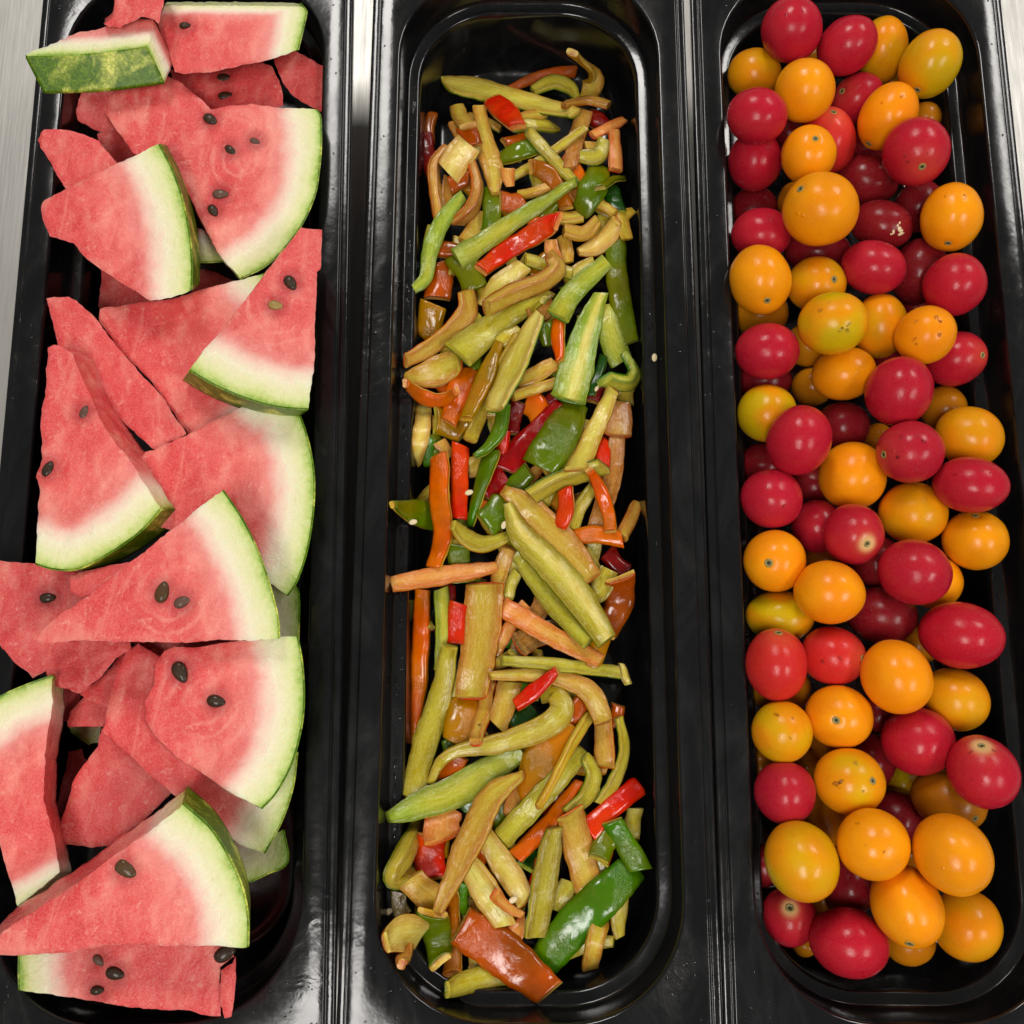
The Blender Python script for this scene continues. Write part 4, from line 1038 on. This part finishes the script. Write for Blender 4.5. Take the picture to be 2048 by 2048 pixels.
# ------------------------------------------------------------------ tomatoes
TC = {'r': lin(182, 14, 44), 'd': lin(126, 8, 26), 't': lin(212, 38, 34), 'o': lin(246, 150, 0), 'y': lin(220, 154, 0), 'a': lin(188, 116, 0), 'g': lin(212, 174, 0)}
TN = {'r': 'crimson', 'd': 'dark red', 't': 'light red', 'o': 'orange', 'y': 'golden yellow', 'a': 'amber', 'g': 'greenish yellow'}
TOM = [  # crop, cx, cy, long radius, short radius, angle of the long axis, colour, layer, stem scar (dx, dy from centre) or None, label or None
 ('A', 650, 165, 173, 168, 90, 'r', 0, None, 'crimson tomato highest up, at the top left of the right pan'),
 ('A', 955, 254, 172, 148, 42, 'r', .2, None, None), ('A', 1150, 278, 176, 135, 90, 'y', .9, None, None),
 ('A', 1413, 356, 185, 160, 65, 'g', .1, (-48, 132), 'greenish yellow tomato with stem scar below, at top right of the pan'),
 ('A', 443, 408, 148, 134, 0, 'y', .8, None, None), ('A', 722, 500, 170, 164, 90, 'o', .5, None, None),
 ('A', 1008, 545, 150, 130, 40, 'r', 1, (-85, -40), None), ('A', 775, 330, 85, 80, 0, 'a', 1.9, None, None),
 ('A', 1180, 645, 188, 152, 62, 'o', .1, (-87, 145), None), ('A', 1385, 650, 88, 85, 0, 'a', 1.5, None, None),
 ('A', 1200, 450, 85, 80, 0, 'a', 1.9, None, None), ('A', 458, 640, 168, 150, -8, 'r', .2, None, None),
 ('A', 850, 775, 180, 152, 105, 't', .6, (15, -150), 'light red tomato with a pale top and scar, behind an orange one'),
 ('A', 742, 855, 158, 150, 90, 'o', 0, (31, -87), 'small round orange tomato with its tan stem scar near the top'),
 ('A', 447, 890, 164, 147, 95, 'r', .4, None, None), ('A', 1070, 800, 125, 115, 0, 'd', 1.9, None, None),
 ('A', 1336, 838, 185, 180, 90, 'r', -.1, (42, 80), 'large crimson tomato at upper right with its stem scar facing up'),
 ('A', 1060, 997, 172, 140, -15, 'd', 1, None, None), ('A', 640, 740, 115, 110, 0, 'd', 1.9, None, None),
 ('A', 808, 1156, 208, 200, 0, 'o', -.5, (-116, -110), 'largest orange tomato, on top of the heap, dark scar upper left'),
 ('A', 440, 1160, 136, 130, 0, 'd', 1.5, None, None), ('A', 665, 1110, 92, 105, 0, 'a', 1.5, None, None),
 ('A', 1148, 1240, 172, 132, -12, 'd', .7, None, 'dark red oval tomato with white specks on its right end'),
 ('A', 1345, 1140, 145, 130, 60, 'd', 1.5, None, None), ('A', 1532, 1200, 186, 165, 92, 'o', 0, (-4, 142), 'orange tomato alone by the right wall, scar at its lower end'),
 ('A', 482, 1292, 165, 143, 0, 'r', .6, None, None), ('A', 790, 1390, 180, 120, 0, 'd', 1.7, None, None),
 ('A', 475, 1545, 192, 168, -70, 'o', -.1, (45, 113), 'big orange tomato with black scar, touching the left rim'),
 ('A', 785, 1570, 162, 154, 0, 'y', .6, (95, -28), None), ('A', 1100, 1475, 178, 146, -14, 'r', .3, None, None),
 ('A', 1350, 1500, 185, 150, 80, 'd', 1.3, None, None), ('A', 1548, 1573, 172, 166, 60, 'r', 0, None, None),
 ('A', 877, 1785, 192, 173, 8, 'g', -.3, None, 'golden tomato with greenish centre and wet glints, upper middle'),
 ('A', 1135, 1800, 178, 150, 90, 'y', .7, None, None), ('A', 1388, 1850, 168, 156, 40, 'o', -.1, None, 'small orange tomato with water glints at its right'),
 ('B', 1555, 188, 168, 146, 25, 'r', .8, (137, -22), None), ('A', 480, 1730, 150, 140, 0, 'a', 1.6, None, None), ('A', 1330, 1700, 90, 85, 0, 'd', 1.9, None, None),
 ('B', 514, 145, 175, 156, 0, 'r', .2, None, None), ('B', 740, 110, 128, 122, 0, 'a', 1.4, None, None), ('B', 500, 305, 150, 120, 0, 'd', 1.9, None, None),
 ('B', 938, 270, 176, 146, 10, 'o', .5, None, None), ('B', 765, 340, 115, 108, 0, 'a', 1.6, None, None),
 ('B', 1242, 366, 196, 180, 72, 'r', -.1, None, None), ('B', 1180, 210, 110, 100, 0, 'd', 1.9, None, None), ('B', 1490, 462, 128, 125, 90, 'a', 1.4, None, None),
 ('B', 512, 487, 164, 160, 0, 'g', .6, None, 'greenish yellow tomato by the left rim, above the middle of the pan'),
 ('B', 690, 637, 198, 176, 72, 'r', -.2, None, 'large upright oval crimson tomato on top, left of centre'),
 ('B', 930, 560, 148, 138, 0, 'd', 1.3, None, None), ('B', 1630, 615, 184, 166, -20, 'y', .4, None, None), ('B', 1125, 640, 92, 98, 0, 'a', 1.7, None, None),
 ('B', 1304, 702, 182, 172, 0, 'r', 0, (-143, 14), 'crimson tomato with white glints above and scar on its left side'),
 ('B', 1637, 882, 200, 155, -6, 'r', 0, None, 'egg-shaped crimson tomato lying sideways against the right wall'),
 ('B', 984, 834, 190, 184, 80, 'o', .3, None, None), ('B', 490, 770, 132, 120, 0, 'd', 1.6, None, None), ('B', 770, 890, 120, 115, 0, 'd', 1.9, None, None),
 ('B', 538, 958, 172, 164, -20, 'r', .2, None, None), ('B', 1320, 1038, 186, 170, -5, 'y', .5, None, None), ('B', 790, 1112, 150, 142, 90, 'r', 1.1, None, None),
 ('B', 990, 1155, 168, 164, 90, 'r', 0, (73, 53), 'crimson tomato with cream-ringed stem scar, in the middle of the pan'),
 ('B', 1663, 1188, 176, 165, -15, 'o', .4, (2, -138), None),
 ('B', 555, 1302, 173, 170, 90, 'o', .1, (-32, 12), 'orange tomato with grey-green scar facing straight up, left rim'),
 ('B', 1120, 1310, 150, 140, 90, 'd', 1.2, None, None), ('B', 1328, 1364, 200, 180, -15, 'r', -.2, None, 'big crimson tomato with a faint dent, right of centre'),
 ('B', 1440, 1420, 150, 148, 60, 'o', 1, None, None), ('B', 857, 1475, 193, 176, -8, 'o', -.1, None, None),
 ('B', 583, 1610, 186, 145, -5, 'g', .9, None, None), ('B', 1145, 1603, 192, 158, -10, 'd', .8, None, None), ('B', 800, 1275, 100, 90, 0, 'a', 1.9, None, None),
 ('B', 1585, 1713, 226, 182, -12, 'r', 0, None, 'longest crimson oval tomato, lying sideways by the right wall'),
 ('B', 1340, 1760, 125, 115, 0, 'a', 1.7, None, None),
 ('B', 565, 1874, 200, 170, 90, 't', .1, (18, -178), 'upright light red tomato with brown scar at its top, left rim'),
 ('B', 878, 1825, 176, 162, -18, 't', .2, (158, 20), None),
 ('C', 1228, 16, 208, 190, -65, 'o', -.2, None, None), ('C', 1553, 140, 184, 170, -40, 'y', .6, None, None), ('C', 590, 80, 165, 150, 0, 'a', 1.3, None, None),
 ('C', 596, 318, 170, 166, 90, 'g', .1, None, 'round greenish yellow tomato at the left rim, lower half'),
 ('C', 910, 235, 185, 172, -10, 'o', .2, (-16, 20), None), ('C', 1130, 230, 110, 105, 0, 'd', 1.6, None, None),
 ('C', 1347, 373, 196, 185, -5, 'r', .1, None, None), ('C', 1706, 540, 204, 186, -60, 'r', -.1, (6, -142), 'crimson tomato with a broad cream halo and scar, over right ledge'),
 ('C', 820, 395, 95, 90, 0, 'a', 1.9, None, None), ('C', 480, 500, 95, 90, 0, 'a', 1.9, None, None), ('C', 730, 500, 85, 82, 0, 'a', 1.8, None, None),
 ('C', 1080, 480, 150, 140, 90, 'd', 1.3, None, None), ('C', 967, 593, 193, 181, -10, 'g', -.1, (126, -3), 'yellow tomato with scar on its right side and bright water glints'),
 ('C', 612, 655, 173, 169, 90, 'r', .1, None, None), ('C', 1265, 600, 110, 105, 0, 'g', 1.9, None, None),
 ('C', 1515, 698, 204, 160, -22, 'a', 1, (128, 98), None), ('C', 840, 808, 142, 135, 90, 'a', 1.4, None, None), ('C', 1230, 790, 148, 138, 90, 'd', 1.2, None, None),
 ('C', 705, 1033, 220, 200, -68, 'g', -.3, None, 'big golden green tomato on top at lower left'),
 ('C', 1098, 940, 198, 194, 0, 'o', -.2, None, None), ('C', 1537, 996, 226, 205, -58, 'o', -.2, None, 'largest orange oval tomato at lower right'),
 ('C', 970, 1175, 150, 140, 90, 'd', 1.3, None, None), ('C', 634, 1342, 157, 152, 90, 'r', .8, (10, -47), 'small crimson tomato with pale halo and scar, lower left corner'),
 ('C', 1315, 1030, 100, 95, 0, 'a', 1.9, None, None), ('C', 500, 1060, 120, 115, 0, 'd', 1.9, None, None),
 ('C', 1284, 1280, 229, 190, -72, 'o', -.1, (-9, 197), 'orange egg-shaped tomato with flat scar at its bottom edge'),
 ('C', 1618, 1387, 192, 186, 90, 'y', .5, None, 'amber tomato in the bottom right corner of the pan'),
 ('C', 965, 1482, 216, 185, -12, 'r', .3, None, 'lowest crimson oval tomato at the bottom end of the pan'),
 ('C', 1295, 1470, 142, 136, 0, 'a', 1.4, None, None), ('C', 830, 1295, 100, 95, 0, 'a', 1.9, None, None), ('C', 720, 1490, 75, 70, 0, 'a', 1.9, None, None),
]
NTm = len(TOM); tp = []
for c_, x, y, a, b, ang, col, lay, sc_, lb in TOM:
    px, py = cp(c_, x, y); z = .001 - lay * .021
    d = ray(px, py); tp.append([px, py, (z - CH) / d.z, (a + b) / 2 / S])
for it in range(160):      # let touching tomatoes push one another apart along the line of sight
    for i in range(NTm):
        for j in range(i + 1, NTm):
            A_, B_ = tp[i], tp[j]
            if abs(A_[0] - B_[0]) > 200 or abs(A_[1] - B_[1]) > 200: continue
            pa, pb = CAM + ray(A_[0], A_[1]) * A_[2], CAM + ray(B_[0], B_[1]) * B_[2]
            ra, rb = A_[3] * A_[2] / FPX, B_[3] * B_[2] / FPX
            g = (ra + rb) * .965 - (pa - pb).length
            if g > 0:
                s = 1 if A_[2] <= B_[2] else -1
                if TOM[i][7] != TOM[j][7]: s = 1 if TOM[i][7] < TOM[j][7] else -1
                k = min(g * .6, .0015)
                A_[2] -= s * k * .5; B_[2] += s * k * .5
    for i in range(NTm):
        d = ray(tp[i][0], tp[i][1]); r = tp[i][3] * tp[i][2] / FPX
        lo = (-.0635 + r - CH) / d.z
        tp[i][2] = min(tp[i][2], lo); tp[i][2] = max(tp[i][2], (.022 - CH) / d.z)
def tomato(i):
    c_, x, y, a, b, ang, col, lay, sc_, lb = TOM[i]
    px, py, t, rp = tp[i]
    d = ray(px, py); O = CAM + d * t; dep = t
    V = (CAM - O).normalized(); X = (RGT - V * RGT.dot(V)).normalized(); Y = V.cross(X)
    an = R(ang); ra, rb = a / S * dep / FPX * .995, b / S * dep / FPX * .995
    A = X * math.cos(an) + Y * math.sin(an); B = V.cross(A)
    root = empty('cherry_tomato', O)
    sd = Vector((i * 3.1, i * 1.7, 0))
    if sc_:
        k = Vector((sc_[0] / S, -sc_[1] / S)); q = X * k.x + Y * k.y
        # height on the ellipsoid at this offset
        u = (k.x * math.cos(an) + k.y * math.sin(an)) * dep / FPX / ra; v = (-k.x * math.sin(an) + k.y * math.cos(an)) * dep / FPX / rb
        h = math.sqrt(max(.02, 1 - u * u - v * v)); ax = (A * u + B * v + V * h).normalized()
    else:
        ax = (A * random.uniform(.5, 1) + B * random.uniform(-.3, .3) - V * random.uniform(.5, 1.2)).normalized()
    vs, fs, cols = [], [], []
    NU, NV = 40, 28
    e1 = ax.orthogonal().normalized(); e2 = ax.cross(e1)
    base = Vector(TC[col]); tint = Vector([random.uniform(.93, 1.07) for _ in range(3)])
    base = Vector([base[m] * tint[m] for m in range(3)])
    halo = lb and ('halo' in lb or 'ringed' in lb)
    for j in range(NV + 1):
        ph = math.pi * (j / NV) ** (1.15)
        for k in range(NU):
            th = 2 * math.pi * k / NU
            n = ax * math.cos(ph) + (e1 * math.cos(th) + e2 * math.sin(th)) * math.sin(ph)
            p = A * (n.dot(A) * ra) + B * (n.dot(B) * rb) + V * (n.dot(V) * (ra + rb) / 2)
            f = 1 + .022 * noise.noise(n * 1.3 + sd) + .006 * noise.noise(n * 3.5 + sd)
            f -= .010 * max(0, noise.noise(n * 2.2 + sd * 2)) 
            f -= .05 * math.exp(-(ph / .16) ** 2)
            vs.append(p * f)
            c = base.copy()
            if col in 'gy':
                m = max(0, min(1, .5 + 1.5 * noise.noise(n * 1.1 + sd)))
                c = c.lerp(Vector(lin(240, 140, 0)), m * .75)
            if col == 'o': c = c.lerp(Vector(lin(252, 164, 0)), max(0, min(1, .3 + 1.4 * noise.noise(n * 1.2 + sd))) * .6)
            if col in 'rt':
                m = max(0, min(1, .3 + 1.5 * noise.noise(n * 1.1 + sd))); c = c.lerp(Vector(lin(196, 40, 48)), m * .35)
                if sc_:
                    c = c.lerp(Vector(lin(226, 96, 60)), math.exp(-(ph / .5) ** 2) * (.8 if col == 't' else .35))
            if halo: c = c.lerp(Vector(lin(232, 196, 132)), math.exp(-(ph / .30) ** 4) * .9)
            cols.append(tuple(c))
    for j in range(NV):
        for k in range(NU):
            k2 = (k + 1) % NU; fs.append((j * NU + k, (j + 1) * NU + k, (j + 1) * NU + k2, j * NU + k2))
    o = mesh_obj('tomato_body', vs, fs, MT, root); cattr(o, 'Col', cols)
    if sc_:
        # corky disc sitting in the dimple
        top = sum((vs[k] for k in range(NU)), Vector()) / NU
        up = ax; nrm = Vector([ax.dot(A) / ra, ax.dot(B) / rb, ax.dot(V) * 2 / (ra + rb)]).normalized(); up = A * nrm.x + B * nrm.y + V * nrm.z
        g1 = up.orthogonal().normalized(); g2 = up.cross(g1)
        dv, df, dc = [], [], []; RR = random.uniform(.0017, .0022)
        prof = [(0, .0002), (.22, .0001), (.38, -.0001), (.5, .0003), (.68, .0004), (.85, .00025), (1.0, -.0003), (1.05, -.0012)]
        cl = [lin(60, 62, 30), lin(50, 50, 26), lin(90, 88, 50), lin(176, 160, 100), lin(150, 140, 88), lin(190, 160, 80), lin(160, 120, 50), lin(160, 120, 50)]
        for q, (rr_, hh_) in enumerate(prof):
            for k in range(18):
                th = 2 * math.pi * k / 18; jj = 1 + .14 * noise.noise(Vector((math.cos(th) * 1.5, math.sin(th) * 1.5, i)))
                dv.append(top + (g1 * math.cos(th) + g2 * math.sin(th)) * RR * rr_ * jj + up * (hh_ + .0002)); dc.append(cl[q])
        for q in range(len(prof) - 1):
            for k in range(18):
                k2 = (k + 1) % 18; df.append((q * 18 + k, (q + 1) * 18 + k, (q + 1) * 18 + k2, q * 18 + k2))
        s_ = mesh_obj('stem_scar', dv, df, MSC, root); cattr(s_, 'Col', dc)
    if (lb and 'glint' in lb) or (lay < .25 and i % 4 == 0):
        rg = random.Random(i * 7 + 1); nd_ = 8 if lb and 'glint' in lb else 3
        for _ in range(nd_):
            sx = rg.choice([-.25, .35]) + rg.uniform(-.16, .16); sy = rg.choice([.5, -.12]) + rg.uniform(-.16, .16)
            k3 = X * sx + Y * sy; u, v = k3.dot(A), k3.dot(B); h = math.sqrt(max(.05, 1 - u * u - v * v)); rm = (ra + rb) / 2
            q = (A * u * ra + B * v * rb + V * h * rm); nn = (A * u / ra + B * v / rb + V * h / rm).normalized(); g1 = nn.orthogonal().normalized(); g2 = nn.cross(g1)
            rr_ = rg.uniform(.0004, .0011); el = rg.uniform(.6, 1.8); a0 = rg.uniform(0, 3); vv, ff_ = [], []
            for c4 in range(4):
                f4 = c4 / 3; r4 = rr_ * math.cos(f4 * math.pi / 2 * .97)
                for k in range(10):
                    th = 2 * math.pi * k / 10 ; jj = 1 + .35 * noise.noise(Vector((math.cos(th) * 1.5, math.sin(th) * 1.5, rr_ * 9000)))
                    vv.append(q * 1.004 + (g1 * math.cos(th + a0) * el + g2 * math.sin(th + a0) / el) * r4 * jj + nn * (rr_ * .35 * math.sin(f4 * math.pi / 2) - .00015))
            for c4 in range(3):
                for k in range(10):
                    k2 = (k + 1) % 10; ff_.append((c4 * 10 + k, c4 * 10 + k2, c4 * 10 + 10 + k2, c4 * 10 + 10 + k))
            ff_.append(tuple(30 + k for k in range(10)))
            mesh_obj('water_drop', vv, ff_, MWA, root)
    if lb and 'specks' in lb:
        for (dx, dy, rr_) in ((.55, -.02, .0011), (.40, -.2, .0013), (.62, -.14, .0016), (.5, .22, .0006), (.47, .1, .0006), (.35, -.28, .0009)):
            u, v = dx * 1.0, dy; h = math.sqrt(max(.05, 1 - u * u - v * v)); q = A * u * ra + B * v * rb + V * h * (ra + rb) / 2
            nn = (A * u / ra + B * v / rb + V * h * 2 / (ra + rb)).normalized(); g1 = nn.orthogonal().normalized(); g2 = nn.cross(g1)
            vv = [q * 1.008 + nn * .0001] ; ff_ = []
            for k in range(12):
                th = 2 * math.pi * k / 12; jj = 1 + .5 * noise.noise(Vector((math.cos(th) * 2, math.sin(th) * 2, rr_ * 9000)))
                vv.append(q * 1.004 + (g1 * math.cos(th) + g2 * math.sin(th)) * rr_ * jj - nn * .0001)
            for k in range(12): ff_.append((0, k + 1, (k + 1) % 12 + 1))
            s_ = mesh_obj('white_speck', vv, ff_, MWS, root)
    return root
troots = [tomato(i) for i in range(NTm)]
TG = 'cherry tomatoes in the right pan'
for i, r in enumerate(troots): tag(r, TOM[i][9], 'tomato', TG)
TL = [i for i in range(NTm) if TOM[i][9]]; usedt = set(TOM[i][9] for i in TL)
TSH = {}
for i in TL:
    l = TOM[i][9].split(',')[0]
    TSH[i] = l
for i in range(NTm):
    if TOM[i][9]: continue
    c_, x, y, a, b, ang, col, lay, sc_, lb = TOM[i]
    desc = ('half-hidden ' if lay > 1.2 else '') + TN[col] + (' oval' if a / b > 1.12 else ' round' if a / b < 1.05 else '') + ' tomato' + (' with scar' if sc_ else '')
    pl = None
    for j in sorted(TL, key=lambda j: math.dist(tp[i][:2], tp[j][:2])):
        if len(TSH[j].split()) > 9: continue
        rel = place(tp[i][:2], tp[j][:2]).replace('upper', 'up').replace('lower', 'down')
        lab = desc + ', ' + rel + ' the ' + TSH[j]
        if lab not in usedt and len(lab.split()) <= 16: break
    usedt.add(lab); troots[i]['label'] = lab


# ------------------------------------------------------------------ water on the plastic
def water():
    rg = random.Random(5); vs, fs = [], []
    def bead(p, r, h, el=1., an=0.):
        b0 = len(vs); NK = 9
        for q in range(4):
            f = q / 3; rr = r * math.cos(f * math.pi / 2 * .97); hh = h * math.sin(f * math.pi / 2)
            for k in range(NK):
                th = 2 * math.pi * k / NK; x = rr * math.cos(th) * el; y = rr * math.sin(th)
                vs.append((p.x + x * math.cos(an) - y * math.sin(an), p.y + x * math.sin(an) + y * math.cos(an), p.z + hh))
        for q in range(3):
            for k in range(NK):
                k2 = (k + 1) % NK; fs.append((b0 + q * NK + k, b0 + q * NK + k2, b0 + (q + 1) * NK + k2, b0 + (q + 1) * NK + k))
        fs.append(tuple(b0 + 3 * NK + k for k in range(NK)))
    def pan_pt(k, lx, ly, z):
        x0, rt = [(a, b) for n, a, b in PANS if n == k][0]
        return Vector((x0 - PCY * math.sin(rt) + lx * math.cos(rt) - ly * math.sin(rt), PCY + lx * math.sin(rt) + ly * math.cos(rt), z))
    for k, n_ in (('L', 30), ('C', 150), ('R', 40)):      # ledge beads
        for i in range(n_):
            s = -1 if (k == 'C' and rg.random() < .8) or rg.random() < .5 else 1
            ly = rg.uniform(-.2, .2); lx = s * (PIN - rg.uniform(.0036, .0062))
            bead(pan_pt(k, lx, ly, -.0222), rg.uniform(.0002, .0007), .0004, rg.choice([1, 1, 1.4, 5]), math.pi / 2)
    for k, n_ in (('L', 130), ('C', 110), ('R', 60)):     # flange beads, mostly at the corners
        for i in range(n_):
            if rg.random() < .7:
                lx = rg.choice([-1, 1]) * (PIN - rg.uniform(-.008, .02)); ly = rg.choice([-1, -1, 1]) * (PLEN - .0157 - rg.uniform(-.008, .025))
                qx, qy = abs(lx) - (PIN - IR), abs(ly) - (PLEN - .0157 - IR)
                if math.hypot(max(qx, 0), max(qy, 0)) < IR + .002: continue
            else:
                lx = rg.choice([-1, 1]) * (PIN + rg.uniform(.003, .0085)); ly = rg.uniform(-.2, .25)
            bead(pan_pt(k, lx, ly, 0), rg.uniform(.00015, .0006), .0003, rg.choice([1, 1, 1.6]), rg.uniform(0, 3))
    o = mesh_obj('water_droplets', vs, fs, MWA)
    tag(o, 'scattered tiny water droplets on the black rims and ledges', kind='stuff')
water()

# ------------------------------------------------------------------ light
w = bpy.data.worlds.new('World'); SC.world = w; w.use_nodes = True
bg = w.node_tree.nodes['Background']; bg.inputs[0].default_value = (1, .965, .92, 1); bg.inputs[1].default_value = .15
def lamp(x, y, z, sx, sy, L, col=(1, .965, .92)):
    d = bpy.data.lights.new('ceiling_light', 'AREA'); d.shape = 'RECTANGLE'; d.size = sx; d.size_y = sy
    d.energy = L * math.pi * sx * sy; d.color = col
    o = bpy.data.objects.new('ceiling_light', d); C.objects.link(o); o.location = (x, y, z)
LZ = 2.0
for x, y, L in ((-.48, 1.95, 13), (1.55, 1.9, 11.5), (-.42, -.95, 11.5), (1.45, -1.0, 11)):
    lamp(x, y, LZ, .52, 1.05, L * 1.42)

SC.view_settings.view_transform = 'Standard'; SC.view_settings.look = 'None'
SC.view_settings.exposure = 0; SC.view_settings.gamma = 1
SC.cycles.max_bounces = 6; SC.cycles.diffuse_bounces = 3; SC.cycles.glossy_bounces = 3
SC.cycles.use_denoising = True
